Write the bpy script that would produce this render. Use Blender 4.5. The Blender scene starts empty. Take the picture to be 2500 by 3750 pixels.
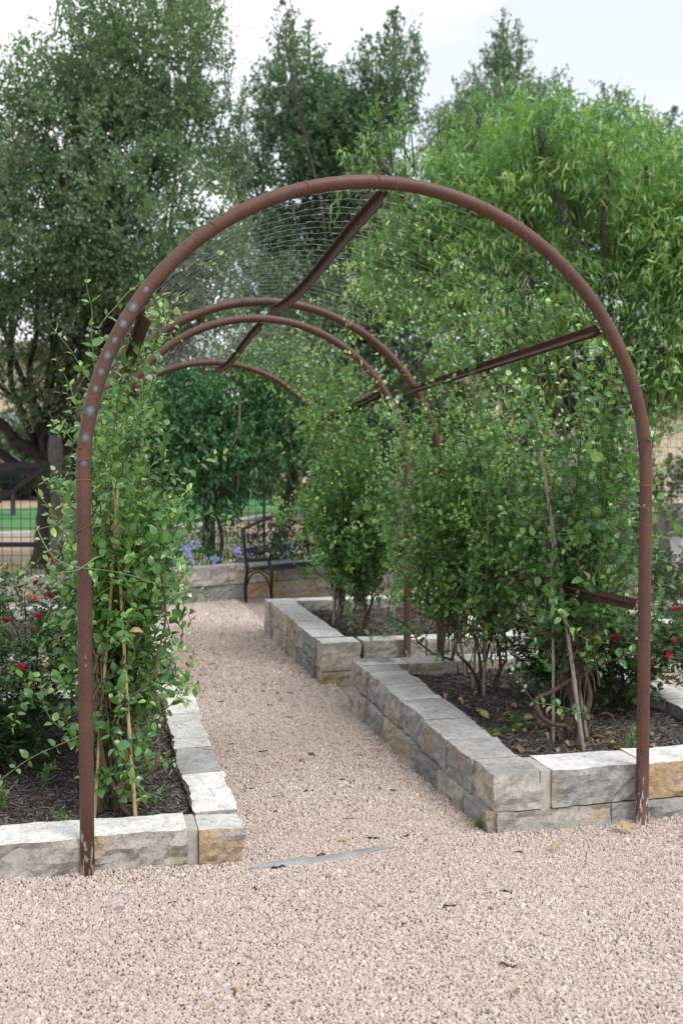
import bpy, bmesh, math, random
import numpy as np
from mathutils import Vector, Matrix, noise as mnoise

R = math.radians
SC = bpy.context.scene
COL = SC.collection

# ------------------------------------------------------------------ camera, world, sun, exposure
cam_d = bpy.data.cameras.new('camera')
cam = bpy.data.objects.new('camera', cam_d); COL.objects.link(cam)
cam.location = (0.0, 0.0, 1.63)
cam.rotation_euler = (R(90 - 2.35), 0.0, R(-13.9))
cam_d.sensor_fit = 'VERTICAL'; cam_d.sensor_height = 36.0; cam_d.sensor_width = 24.0
cam_d.lens = 36.14
cam_d.clip_start = 0.05; cam_d.clip_end = 1500.0
cam_d.dof.use_dof = True
cam_d.dof.focus_distance = 4.5
cam_d.dof.aperture_fstop = 2.6
cam_d.dof.aperture_blades = 9
SC.camera = cam

SUN_EL, SUN_AZ = 58.0, 150.0            # azimuth clockwise from +Y: high, behind and right of the camera
world = bpy.data.worlds.new('World'); SC.world = world
world.use_nodes = True
wn, wl = world.node_tree.nodes, world.node_tree.links
for n in list(wn): wn.remove(n)
w_out = wn.new('ShaderNodeOutputWorld'); w_bg = wn.new('ShaderNodeBackground')
w_sky = wn.new('ShaderNodeTexSky'); w_sky.sky_type = 'NISHITA'; w_sky.sun_disc = False
w_sky.sun_elevation = R(SUN_EL); w_sky.sun_rotation = R(SUN_AZ)
w_tc = wn.new('ShaderNodeTexCoord')
w_map = wn.new('ShaderNodeMapping'); w_map.inputs['Scale'].default_value = (1.0, 1.0, 2.2)
w_map.inputs['Location'].default_value = (0.35, 0.1, 0.2)
w_noise = wn.new('ShaderNodeTexNoise'); w_noise.inputs['Scale'].default_value = 2.1
w_noise.inputs['Detail'].default_value = 5.0; w_noise.inputs['Roughness'].default_value = 0.5
w_ramp = wn.new('ShaderNodeValToRGB')
w_ramp.color_ramp.elements[0].position = 0.42; w_ramp.color_ramp.elements[0].color = (0.53, 0.53, 0.53, 1)
w_ramp.color_ramp.elements[1].position = 0.58; w_ramp.color_ramp.elements[1].color = (0.97, 0.97, 0.97, 1)
w_mix = wn.new('ShaderNodeMixRGB'); w_mix.inputs['Color2'].default_value = (10.2, 10.3, 10.5, 1)
wl.new(w_tc.outputs['Generated'], w_map.inputs['Vector'])
wl.new(w_map.outputs['Vector'], w_noise.inputs['Vector'])
wl.new(w_noise.outputs['Fac'], w_ramp.inputs['Fac'])
wl.new(w_ramp.outputs['Color'], w_mix.inputs['Fac'])
wl.new(w_sky.outputs['Color'], w_mix.inputs['Color1'])
wl.new(w_mix.outputs['Color'], w_bg.inputs['Color'])
w_bg.inputs['Strength'].default_value = 0.1
wl.new(w_bg.outputs['Background'], w_out.inputs['Surface'])

sun_d = bpy.data.lights.new('sun', 'SUN'); sun_d.energy = 1.8; sun_d.angle = R(22); sun_d.color = (1.0, 0.96, 0.9)
sun = bpy.data.objects.new('sun', sun_d); COL.objects.link(sun)
_sd = Vector((math.sin(R(SUN_AZ)) * math.cos(R(SUN_EL)), math.cos(R(SUN_AZ)) * math.cos(R(SUN_EL)), math.sin(R(SUN_EL))))
sun.rotation_euler = (-_sd).to_track_quat('-Z', 'Y').to_euler()

SC.view_settings.view_transform = 'Standard'
SC.view_settings.look = 'None'
SC.view_settings.exposure = 0.56
SC.view_settings.gamma = 1.0
SC.view_settings.use_curve_mapping = False
SC.render.engine = 'CYCLES'
SC.cycles.use_denoising = True
SC.cycles.max_bounces = 6
SC.cycles.diffuse_bounces = 4
SC.cycles.transmission_bounces = 4
SC.cycles.caustics_reflective = False
SC.cycles.caustics_refractive = False

# ------------------------------------------------------------------ helpers
rng = np.random.default_rng(11)
random.seed(5)
ORIGIN = {}

def unit(v):
    v = np.asarray(v, float); n = np.linalg.norm(v, axis=-1, keepdims=True)
    return v / np.maximum(n, 1e-9)

def _h(ix, iy, iz, s):
    h = (ix * 374761393 + iy * 668265263 + iz * 2147483647 + s * 974634777) & 0xFFFFFFFF
    h = ((h ^ (h >> 13)) * 1274126177) & 0xFFFFFFFF
    return ((h ^ (h >> 16)) & 0xFFFFFF) / float(0xFFFFFF)

def vnoise(p, s=0):
    p = np.asarray(p, float); i = np.floor(p).astype(np.int64); f = p - i; f = f * f * (3 - 2 * f)
    out = 0
    for dx in (0, 1):
        for dy in (0, 1):
            for dz in (0, 1):
                w = (f[:, 0] if dx else 1 - f[:, 0]) * (f[:, 1] if dy else 1 - f[:, 1]) * (f[:, 2] if dz else 1 - f[:, 2])
                out = out + w * _h(i[:, 0] + dx, i[:, 1] + dy, i[:, 2] + dz, s)
    return out

def fbm(p, octs=3, s=0):
    a, t, r = 1.0, 0.0, 0.0
    for o in range(octs):
        r = r + a * vnoise(np.asarray(p) * (2 ** o), s + o); t += a; a *= 0.5
    return r / t

def tag(o, label=None, cat=None, group=None, kind=None):
    if label: o['label'] = label
    if cat: o['category'] = cat
    if group: o['group'] = group
    if kind: o['kind'] = kind
    return o

def empty(name, loc, label=None, cat=None, group=None, kind=None):
    o = bpy.data.objects.new(name, None); COL.objects.link(o); o.location = loc
    o.empty_display_size = 0.1
    ORIGIN[o.name] = Vector(loc)
    return tag(o, label, cat, group, kind)

def put(name, me, parent=None, loc=(0, 0, 0), rot=None, scale=None):
    """Links a mesh; loc is in world coordinates even under a parent (parents are translated only)."""
    o = bpy.data.objects.new(name, me); COL.objects.link(o)
    L = Vector(loc)
    if parent is not None:
        o.parent = parent
        L = L - ORIGIN[parent.name]
    o.location = L
    if rot is not None:
        o.rotation_euler = rot
    if scale is not None:
        o.scale = scale
    ORIGIN[o.name] = Vector(loc)
    return o

class MB:
    """Collects polygons of one mesh as numpy blocks."""
    def __init__(self):
        self.v, self.f, self.m, self.t, self.n = [], [], [], [], 0
    def add(self, v, f, mat=0, tint=0.5):
        v = np.asarray(v, float).reshape(-1, 3); f = np.asarray(f, np.int64)
        if len(v) == 0 or len(f) == 0: return
        self.v.append(v); self.f.append(f + self.n)
        self.m.append(np.full(len(f), mat, np.int32) if np.isscalar(mat) else np.asarray(mat, np.int32))
        self.t.append(np.full(len(v), tint, np.float32) if np.isscalar(tint) else np.asarray(tint, np.float32))
        self.n += len(v)
    def mesh(self, name, mats, smooth=True):
        me = bpy.data.meshes.new(name)
        if not self.v: return me
        v = np.concatenate(self.v)
        loops = np.concatenate([f.ravel() for f in self.f])
        sizes = np.concatenate([np.full(len(f), f.shape[1], np.int64) for f in self.f])
        starts = np.concatenate([[0], np.cumsum(sizes)[:-1]])
        me.vertices.add(len(v)); me.vertices.foreach_set('co', v.astype(np.float32).ravel())
        me.loops.add(len(loops)); me.loops.foreach_set('vertex_index', loops.astype(np.int32))
        me.polygons.add(len(sizes)); me.polygons.foreach_set('loop_start', starts.astype(np.int32))
        try: me.polygons.foreach_set('loop_total', sizes.astype(np.int32))
        except Exception: pass
        for m in (mats if isinstance(mats, (list, tuple)) else [mats]): me.materials.append(m)
        me.polygons.foreach_set('material_index', np.concatenate(self.m))
        me.polygons.foreach_set('use_smooth', np.full(len(sizes), bool(smooth)))
        a = me.attributes.new('tint', 'FLOAT', 'POINT'); a.data.foreach_set('value', np.concatenate(self.t))
        me.update(calc_edges=True)
        return me
    # ---- shapes
    def tube(self, pts, rad, sides=8, mat=0, tint=0.5, caps=True):
        pts = np.asarray(pts, float); n = len(pts)
        rad = np.full(n, rad, float) if np.isscalar(rad) else np.asarray(rad, float)
        t = np.gradient(pts, axis=0); t = unit(t)
        ref = np.array([0, 0, 1.0]) if abs(t[0, 2]) < 0.75 else np.array([1.0, 0.13, 0])
        x = np.zeros_like(t); x[0] = unit(np.cross(t[0], ref))
        for i in range(1, n):                                     # keep the frame from flipping
            a = x[i - 1] - t[i] * np.dot(x[i - 1], t[i]); x[i] = a / max(np.linalg.norm(a), 1e-9)
        y = np.cross(t, x)
        ang = np.arange(sides) * 2 * np.pi / sides
        ring = pts[:, None, :] + rad[:, None, None] * (np.cos(ang)[None, :, None] * x[:, None, :] + np.sin(ang)[None, :, None] * y[:, None, :])
        i = np.arange(n - 1)[:, None] * sides; j = np.arange(sides)[None, :]; k = (j + 1) % sides
        q = np.stack([i + j, i + k, i + sides + k, i + sides + j], -1).reshape(-1, 4)
        V = ring.reshape(-1, 3)
        self.add(V, q, mat, tint)
        if caps:
            b = self.n - len(V)
            for base, c in ((0, pts[0]), ((n - 1) * sides, pts[-1])):
                cv = self.n; self.v.append(c.reshape(1, 3)); self.t.append(np.full(1, np.float32(tint) if np.isscalar(tint) else .5, np.float32)); self.n += 1
                f = np.stack([np.full(sides, cv), b + base + np.arange(sides), b + base + (np.arange(sides) + 1) % sides], -1)
                self.f.append(f); self.m.append(np.full(sides, mat, np.int32))
    def box(self, c, size, rot=None, mat=0, tint=0.5):
        s = np.array([[x, y, z] for x in (-.5, .5) for y in (-.5, .5) for z in (-.5, .5)]) * np.asarray(size, float)
        if rot is not None: s = s @ np.asarray(rot).T
        f = [[0, 1, 3, 2], [4, 6, 7, 5], [0, 4, 5, 1], [2, 3, 7, 6], [0, 2, 6, 4], [1, 5, 7, 3]]
        self.add(s + np.asarray(c, float), f, mat, tint)
    def bar(self, a, b, w, h, up=(0, 0, 1), mat=0, tint=.5):
        a = np.asarray(a, float); b = np.asarray(b, float); d = unit(b - a)
        x = unit(np.cross(d, np.asarray(up, float))); z = np.cross(x, d)
        self.box((a + b) / 2, (w, np.linalg.norm(b - a), h), np.stack([x, d, z], 1), mat, tint)
    def sheet(self, fn, us, vs, mat=0, tint=.5):
        U, V = np.meshgrid(us, vs, indexing='ij'); P = fn(U.ravel(), V.ravel())
        nu, nv = len(us), len(vs)
        i = np.arange(nu - 1)[:, None] * nv; j = np.arange(nv - 1)[None, :]
        q = np.stack([i + j, i + nv + j, i + nv + j + 1, i + j + 1], -1).reshape(-1, 4)
        self.add(P, q, mat, tint)
    def scatter(self, base_v, base_f, P, F, S, tint, mat=0):
        """Copies of a small base shape: points P, frames F (N,3,3 columns x,y,z), scales S (N,) or (N,3)."""
        N = len(P)
        if N == 0: return
        S = np.asarray(S, float); S = S[:, None] * np.ones(3) if S.ndim == 1 else S
        V = np.einsum('nij,nkj->nki', F, base_v[None] * S[:, None, :]) + P[:, None, :]
        k = len(base_v)
        f = (base_f[None] + (np.arange(N) * k)[:, None, None]).reshape(-1, base_f.shape[1])
        self.add(V.reshape(-1, 3), f, mat, np.repeat(np.broadcast_to(np.asarray(tint, np.float32), (N,)), k))

def frames(axis, up):
    y = unit(axis); z = np.asarray(up, float) - y * np.sum(np.asarray(up, float) * y, -1, keepdims=True)
    bad = np.linalg.norm(z, axis=-1) < 1e-3
    z[bad] = np.cross(y[bad], np.array([1.0, 0.2, 0.1])); z = unit(z)
    return np.stack([np.cross(y, z), y, z], -1)

def rdir(n, r=None):
    return unit((r or rng).normal(size=(n, 3)))

# ------------------------------------------------------------------ materials
def mat_new(name):
    m = bpy.data.materials.new(name); m.use_nodes = True
    nt = m.node_tree
    for n in list(nt.nodes): nt.nodes.remove(n)
    out = nt.nodes.new('ShaderNodeOutputMaterial'); b = nt.nodes.new('ShaderNodeBsdfPrincipled')
    nt.links.new(b.outputs[0], out.inputs['Surface'])
    return m, nt, b, out

def N(nt, typ, **kw):
    n = nt.nodes.new(typ)
    for k, v in kw.items():
        if k in n.inputs: n.inputs[k].default_value = v
        else: setattr(n, k, v)
    return n

def ramp(nt, src, stops):
    r = nt.nodes.new('ShaderNodeValToRGB'); e = r.color_ramp.elements
    while len(e) > 1: e.remove(e[-1])
    e[0].position = stops[0][0]; e[0].color = (*stops[0][1], 1)
    for p, c in stops[1:]:
        x = e.new(p); x.color = (*c, 1)
    nt.links.new(src, r.inputs['Fac']); return r

def mixc(nt, fac, a, b, mode='MIX'):
    m = nt.nodes.new('ShaderNodeMixRGB'); m.blend_type = mode
    for s, i in ((fac, 0), (a, 1), (b, 2)):
        if hasattr(s, 'links') or hasattr(s, 'is_linked'): nt.links.new(s, m.inputs[i])
        elif i == 0: m.inputs[0].default_value = s
        else: m.inputs[i].default_value = (*s, 1)
    return m.outputs[0]

def noise_tex(nt, scale, detail=4, rough=.55, coord='Object', vec=None):
    n = N(nt, 'ShaderNodeTexNoise', Scale=scale, Detail=detail, Roughness=rough)
    if vec is None:
        tc = nt.nodes.new('ShaderNodeTexCoord'); vec = tc.outputs[coord]
    nt.links.new(vec, n.inputs['Vector']); return n

def bump(nt, b, src, strength=.3, dist=.01):
    n = N(nt, 'ShaderNodeBump', Strength=strength, Distance=dist)
    nt.links.new(src, n.inputs['Height']); nt.links.new(n.outputs[0], b.inputs['Normal'])

def simple(name, c1, c2, scale=8, rough=.7, bmp=.2, metal=0., spec=.4, bd=.01, detail=5):
    m, nt, b, out = mat_new(name)
    n = noise_tex(nt, scale, detail)
    r = ramp(nt, n.outputs['Fac'], [(.3, c1), (.7, c2)])
    nt.links.new(r.outputs[0], b.inputs['Base Color'])
    b.inputs['Roughness'].default_value = rough; b.inputs['Metallic'].default_value = metal
    b.inputs['Specular IOR Level'].default_value = spec
    if bmp: bump(nt, b, n.outputs['Fac'], bmp, bd)
    return m

def leaf_mat(name, stops, rough=.45, trans=.3, spec=.4, rnd=.25, back=(1.25, 1.2, 1.1), tcol=(1.3, 1.5, .7)):
    """stops: colour by the 'tint' attribute (0 old/dark .. 1 young/bright) plus a random share for each leaf object."""
    m, nt, b, out = mat_new(name)
    at = N(nt, 'ShaderNodeAttribute', attribute_name='tint')
    oi = nt.nodes.new('ShaderNodeObjectInfo')
    mt = N(nt, 'ShaderNodeMath', operation='MULTIPLY_ADD'); mt.inputs[1].default_value = rnd
    nt.links.new(oi.outputs['Random'], mt.inputs[0]); nt.links.new(at.outputs['Fac'], mt.inputs[2])
    r = ramp(nt, mt.outputs[0], stops)
    geo = nt.nodes.new('ShaderNodeNewGeometry')
    col = mixc(nt, geo.outputs['Backfacing'], r.outputs[0], mixc(nt, 1.0, r.outputs[0], back, 'MULTIPLY'))
    nt.links.new(col, b.inputs['Base Color'])
    b.inputs['Roughness'].default_value = rough; b.inputs['Specular IOR Level'].default_value = spec
    tr = nt.nodes.new('ShaderNodeBsdfTranslucent')
    nt.links.new(mixc(nt, 1.0, r.outputs[0], tcol, 'MULTIPLY'), tr.inputs['Color'])
    mx = nt.nodes.new('ShaderNodeMixShader'); mx.inputs[0].default_value = trans
    nt.links.new(b.outputs[0], mx.inputs[1]); nt.links.new(tr.outputs[0], mx.inputs[2])
    nt.links.new(mx.outputs[0], out.inputs['Surface'])
    return m

M = {}
M['vine_leaf'] = leaf_mat('vine_leaf', [(0, (.034, .095, .034)), (.35, (.072, .185, .056)), (.7, (.14, .30, .075)), (1, (.27, .44, .11))], .30, .25, .65)
M['rose_leaf'] = leaf_mat('rose_leaf', [(0, (.02, .045, .02)), (.5, (.045, .095, .035)), (1, (.12, .2, .06))], .45, .2, .4)
M['oak_leaf'] = leaf_mat('oak_leaf', [(0, (.058, .105, .07)), (.5, (.115, .195, .125)), (.8, (.185, .265, .17)), (1, (.29, .34, .23))], .38, .38, .55)
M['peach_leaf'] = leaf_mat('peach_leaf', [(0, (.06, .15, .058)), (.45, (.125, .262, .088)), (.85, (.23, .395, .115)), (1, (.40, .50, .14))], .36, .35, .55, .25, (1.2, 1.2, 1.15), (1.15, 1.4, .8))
M['wisteria_leaf'] = leaf_mat('wisteria_leaf', [(0, (.032, .095, .045)), (.5, (.062, .175, .08)), (1, (.18, .29, .08))], .45, .25, .4)
M['plumbago_leaf'] = leaf_mat('plumbago_leaf', [(0, (.025, .085, .025)), (1, (.07, .19, .05))], .45, .25, .4)
M['weed_leaf'] = leaf_mat('weed_leaf', [(0, (.06, .16, .04)), (1, (.16, .32, .07))], .5, .3, .3)
M['far_leaf'] = leaf_mat('far_leaf', [(0, (.035, .06, .035)), (1, (.10, .145, .075))], .6, .2, .2)
M['dry_leaf'] = leaf_mat('dry_leaf', [(0, (.13, .07, .04)), (.4, (.28, .16, .085)), (.75, (.40, .28, .16)), (1, (.42, .32, .15))], .6, .15, .3, .9, (.9, .85, .8))
M['vine_stem'] = simple('vine_stem', (.055, .032, .022), (.12, .075, .05), 30, .75, .3)
M['green_stem'] = simple('green_stem', (.10, .14, .045), (.17, .2, .07), 30, .6, .1)
M['rose_stem'] = simple('rose_stem', (.03, .05, .02), (.07, .07, .035), 30, .65, .1)
M['oak_bark'] = simple('oak_bark', (.025, .021, .018), (.085, .075, .066), 9, .9, .9, bd=.03)
M['grey_bark'] = simple('grey_bark', (.05, .042, .037), (.12, .105, .095), 14, .9, .7, bd=.02)
M['tan_cane'] = simple('tan_cane', (.36, .25, .12), (.5, .38, .2), 12, .5, .1)
M['grey_cane'] = simple('grey_cane', (.19, .165, .145), (.32, .285, .25), 25, .7, .2)
M['teal_tape'] = simple('teal_tape', (.0, .12, .12), (.01, .17, .16), 10, .4, 0)
M['wire'] = simple('wire', (.085, .085, .088), (.21, .21, .215), 40, .45, 0, metal=.5)
M['rust_wire'] = simple('rust_wire', (.16, .06, .025), (.26, .11, .045), 40, .7, 0)
M['black_metal'] = simple('black_metal', (.010, .011, .013), (.02, .021, .024), 10, .45, .1, metal=.3)
M['fence_wire'] = simple('fence_wire', (.03, .03, .032), (.05, .05, .052), 10, .6, 0, metal=.4)
M['grey_wire'] = simple('grey_wire', (.2, .2, .2), (.3, .3, .3), 10, .5, 0, metal=.5)
M['grey_wood'] = simple('grey_wood', (.12, .105, .095), (.26, .235, .215), 12, .85, .4)
M['tan_wood'] = simple('tan_wood', (.25, .15, .08), (.36, .24, .14), 12, .8, .3)
M['white_sheet'] = simple('white_sheet', (.62, .62, .63), (.75, .75, .76), 6, .35, .3)
M['hose'] = simple('hose', (.012, .012, .013), (.02, .02, .02), 10, .45, 0)
M['mortar'] = simple('mortar', (.33, .315, .29), (.46, .44, .41), 35, .9, .5, bd=.006)
M['mulch'] = simple('mulch', (.04, .033, .029), (.115, .10, .09), 60, .95, 1.0, bd=.02, detail=8)
M['dirt'] = simple('dirt', (.26, .19, .125), (.36, .28, .2), .8, .95, .4, bd=.05)
M['lawn'] = simple('lawn', (.035, .135, .035), (.06, .2, .055), 3, .9, .5, bd=.03)
M['dull_lawn'] = simple('dull_lawn', (.17, .2, .09), (.25, .25, .13), 2, .9, .4)
M['kerb'] = simple('kerb', (.4, .38, .35), (.52, .5, .47), 4, .85, .2)
M['edging'] = simple('edging', (.15, .153, .157), (.26, .265, .27), 9, .5, .2, spec=.5)
M['red_petal'] = leaf_mat('red_petal', [(0, (.32, .008, .035)), (1, (.62, .03, .10))], .5, .25, .3, .3)
M['pink_petal'] = leaf_mat('pink_petal', [(0, (.5, .12, .1)), (1, (.6, .22, .18))], .5, .25, .3, .3)
M['blue_petal'] = leaf_mat('blue_petal', [(0, (.27, .3, .66)), (1, (.42, .46, .82))], .6, .3, .2, .4)
M['cream_wall'] = simple('cream_wall', (.56, .47, .35), (.66, .57, .44), 1.5, .9, .2)
M['roof_tin'] = simple('roof_tin', (.2, .19, .18), (.27, .26, .25), 3, .5, 0, metal=.3)
M['fascia'] = simple('fascia', (.3, .24, .19), (.36, .3, .24), 3, .7, 0)
M['tank'] = simple('tank', (.012, .013, .017), (.02, .021, .026), 3, .5, 0)
M['dark_stone'] = simple('dark_stone', (.06, .055, .05), (.17, .16, .145), 4, .95, .6, bd=.03)
M['bark_chip'] = simple('bark_chip', (.025, .018, .014), (.07, .05, .04), 30, .9, .4)
M['blue_pebble'] = simple('blue_pebble', (.14, .17, .21), (.24, .27, .31), 30, .7, .2)
M['tan_pebble'] = simple('tan_pebble', (.36, .29, .2), (.47, .4, .3), 30, .7, .2)

def glass_mat():
    m, nt, b, out = mat_new('window_glass')
    b.inputs['Base Color'].default_value = (.06, .075, .1, 1); b.inputs['Roughness'].default_value = .06
    b.inputs['Specular IOR Level'].default_value = .9; b.inputs['Metallic'].default_value = .55
    b.inputs['Base Color'].default_value = (.5, .55, .66, 1)
    return m
M['glass'] = glass_mat()

def rust_mat():
    m, nt, b, out = mat_new('rusted_steel')
    tc = nt.nodes.new('ShaderNodeTexCoord')
    n1 = noise_tex(nt, 5, 5, .6, vec=tc.outputs['Object']); n2 = noise_tex(nt, 90, 3, .6, vec=tc.outputs['Object'])
    c = ramp(nt, n1.outputs['Fac'], [(.3, (.070, .034, .028)), (.5, (.098, .045, .034)), (.72, (.14, .064, .042))])
    c2 = mixc(nt, .35, c.outputs[0], ramp(nt, n2.outputs['Fac'], [(.35, (.05, .028, .024)), (.65, (.16, .078, .05))]).outputs[0])
    # mortar splashes low on the posts, thin pale scratches higher up
    sep = nt.nodes.new('ShaderNodeSeparateXYZ'); nt.links.new(tc.outputs['Object'], sep.inputs[0])
    mp = N(nt, 'ShaderNodeMapping'); mp.inputs['Scale'].default_value = (60, 60, 14); nt.links.new(tc.outputs['Object'], mp.inputs[0])
    n3 = noise_tex(nt, 1.0, 4, .65, vec=mp.outputs[0])
    hgt = N(nt, 'ShaderNodeMapRange'); hgt.inputs['From Min'].default_value = .0; hgt.inputs['From Max'].default_value = .42
    hgt.inputs['To Min'].default_value = .15; hgt.inputs['To Max'].default_value = -.06
    nt.links.new(sep.outputs['Z'], hgt.inputs['Value'])
    ad = N(nt, 'ShaderNodeMath', operation='ADD'); nt.links.new(n3.outputs['Fac'], ad.inputs[0]); nt.links.new(hgt.outputs[0], ad.inputs[1])
    spl = ramp(nt, ad.outputs[0], [(.655, (0, 0, 0)), (.675, (1, 1, 1))])
    c3 = mixc(nt, spl.outputs[0], c2, (.42, .39, .35))
    nt.links.new(c3, b.inputs['Base Color'])
    b.inputs['Roughness'].default_value = .58; b.inputs['Metallic'].default_value = .15; b.inputs['Specular IOR Level'].default_value = .45
    bump(nt, b, n2.outputs['Fac'], .25, .003)
    return m
M['rust'] = rust_mat()
M['dark_rust'] = simple('dark_rust', (.034, .016, .012), (.09, .04, .025), 25, .75, .3)

def weld_mat():
    m, nt, b, out = mat_new('burnt_weld')
    at = N(nt, 'ShaderNodeAttribute', attribute_name='tint')
    n = noise_tex(nt, 120, 3)
    ad = N(nt, 'ShaderNodeMath', operation='MULTIPLY_ADD'); ad.inputs[1].default_value = .5; nt.links.new(n.outputs['Fac'], ad.inputs[0]); nt.links.new(at.outputs['Fac'], ad.inputs[2])
    r = ramp(nt, ad.outputs[0], [(.22, (.10, .048, .036)), (.42, (.075, .068, .072)), (.75, (.13, .14, .155)), (1.0, (.25, .265, .285))])
    nt.links.new(r.outputs[0], b.inputs['Base Color']); b.inputs['Roughness'].default_value = .6; b.inputs['Metallic'].default_value = .3
    return m
M['weld'] = weld_mat()

def stone_mat(name, base, alt, tan, tan_amt, sc=1.0, bs_=.8):
    m, nt, b, out = mat_new(name)
    tc = nt.nodes.new('ShaderNodeTexCoord'); oi = nt.nodes.new('ShaderNodeObjectInfo')
    va = N(nt, 'ShaderNodeVectorMath', operation='ADD'); nt.links.new(tc.outputs['Object'], va.inputs[0])
    cm = nt.nodes.new('ShaderNodeCombineXYZ'); ml = N(nt, 'ShaderNodeMath', operation='MULTIPLY'); ml.inputs[1].default_value = 37.0
    nt.links.new(oi.outputs['Random'], ml.inputs[0])
    for i in range(3): nt.links.new(ml.outputs[0], cm.inputs[i])
    nt.links.new(cm.outputs[0], va.inputs[1]); v = va.outputs[0]
    n1 = noise_tex(nt, 3.2 * sc, 6, .62, vec=v); n2 = noise_tex(nt, 34, 5, .65, vec=v); n3 = noise_tex(nt, 2.3 * sc, 3, .5, vec=v)
    c = ramp(nt, n1.outputs['Fac'], [(.32, base), (.68, alt)])
    t = ramp(nt, n3.outputs['Fac'], [(.62 - tan_amt * .5, (0, 0, 0)), (.74 - tan_amt * .5, (1, 1, 1))])
    c2 = mixc(nt, t.outputs[0], c.outputs[0], tan)
    d = ramp(nt, n2.outputs['Fac'], [(.28, (.5, .49, .47)), (.48, (.95, .95, .95)), (.8, (1.12, 1.12, 1.12))])
    n4 = noise_tex(nt, 9.0, 6, .7, vec=v); d2 = ramp(nt, n4.outputs['Fac'], [(.3, (.66, .65, .63)), (.5, (1, 1, 1)), (.75, (1.12, 1.11, 1.1))])
    c3 = mixc(nt, .85, mixc(nt, .85, c2, d.outputs[0], 'MULTIPLY'), d2.outputs[0], 'MULTIPLY')
    n5 = noise_tex(nt, 120, 3, .7, vec=v); c3 = mixc(nt, .9, c3, ramp(nt, n5.outputs['Fac'], [(.3, (.72, .72, .71)), (.5, (1, 1, 1)), (.7, (1.16, 1.16, 1.15))]).outputs[0], 'MULTIPLY')
    vr = N(nt, 'ShaderNodeMapRange'); vr.inputs['To Min'].default_value = .85; vr.inputs['To Max'].default_value = 1.1
    nt.links.new(oi.outputs['Random'], vr.inputs['Value'])
    c4 = mixc(nt, 1.0, c3, vr.outputs[0], 'MULTIPLY')
    nt.links.new(c4, b.inputs['Base Color'])
    b.inputs['Roughness'].default_value = .88; b.inputs['Specular IOR Level'].default_value = .25
    bs = N(nt, 'ShaderNodeMath', operation='MULTIPLY_ADD'); bs.inputs[1].default_value = 1.6; nt.links.new(n4.outputs['Fac'], bs.inputs[0]); nt.links.new(n2.outputs['Fac'], bs.inputs[2])
    bump(nt, b, bs.outputs[0], bs_, .012)
    return m
M['stone_grey'] = stone_mat('stone_grey', (.24, .24, .235), (.42, .415, .40), (.40, .31, .20), .12)
M['stone_warm'] = stone_mat('stone_warm', (.32, .30, .27), (.46, .43, .385), (.42, .32, .215), .10, 1.6)
M['stone_tan'] = stone_mat('stone_tan', (.44, .375, .295), (.52, .47, .40), (.43, .31, .185), .2, 1.5)
M['stone_orange'] = stone_mat('stone_orange', (.46, .32, .18), (.5, .4, .28), (.40, .39, .37), .15, 1.5)
M['stone_cream'] = stone_mat('stone_cream', (.44, .415, .37), (.56, .535, .49), (.47, .37, .25), .12, 1.4)
M['sawn_white'] = stone_mat('sawn_white', (.60, .59, .57), (.70, .695, .68), (.62, .58, .52), .05, 1.0, .3)
M['sawn_grey'] = stone_mat('sawn_grey', (.36, .36, .355), (.53, .525, .515), (.36, .35, .33), .3, 1.0, .45)

def gravel_inst_mat():
    m, nt, b, out = mat_new('granite_gravel')
    at = N(nt, 'ShaderNodeAttribute', attribute_name='shade', attribute_type='INSTANCER')
    r = ramp(nt, at.outputs['Fac'], [(0, (.12, .125, .13)), (.03, (.24, .22, .21)), (.06, (.345, .255, .215)), (.3, (.445, .358, .316)), (.6, (.51, .43, .388)), (.9, (.58, .51, .472)), (1, (.70, .64, .60))])
    n = noise_tex(nt, 3, 3)
    c = mixc(nt, .55, r.outputs[0], ramp(nt, n.outputs['Fac'], [(.3, (.88, .84, .81)), (.7, (1.06, 1.06, 1.06))]).outputs[0], 'MULTIPLY')
    nt.links.new(c, b.inputs['Base Color']); b.inputs['Roughness'].default_value = .85; b.inputs['Specular IOR Level'].default_value = .25
    return m
M['gravel'] = gravel_inst_mat()

def gravel_sheet_mat():
    m, nt, b, out = mat_new('gravel_bed')
    tc = nt.nodes.new('ShaderNodeTexCoord')
    vo = N(nt, 'ShaderNodeTexVoronoi', Scale=62.0); nt.links.new(tc.outputs['Object'], vo.inputs['Vector'])
    sp = nt.nodes.new('ShaderNodeSeparateColor'); nt.links.new(vo.outputs['Color'], sp.inputs[0])
    r = ramp(nt, sp.outputs[0], [(0, (.12, .1, .09)), (.1, (.36, .27, .235)), (.5, (.505, .40, .36)), (1, (.60, .51, .475))])
    e = ramp(nt, vo.outputs['Distance'], [(.25, (1, 1, 1)), (.8, (.6, .57, .55))])
    n = noise_tex(nt, 2.2, 4, vec=tc.outputs['Object'])
    c = mixc(nt, 1.0, mixc(nt, 1.0, r.outputs[0], e.outputs[0], 'MULTIPLY'), ramp(nt, n.outputs['Fac'], [(.3, (.85, .82, .8)), (.7, (1.05, 1.05, 1.05))]).outputs[0], 'MULTIPLY')
    nt.links.new(c, b.inputs['Base Color']); b.inputs['Roughness'].default_value = .9
    iv = N(nt, 'ShaderNodeMath', operation='SUBTRACT'); iv.inputs[0].default_value = 1.0; nt.links.new(vo.outputs['Distance'], iv.inputs[1])
    bump(nt, b, iv.outputs[0], 1.0, .008)
    return m
M['gravel_sheet'] = gravel_sheet_mat()

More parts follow.
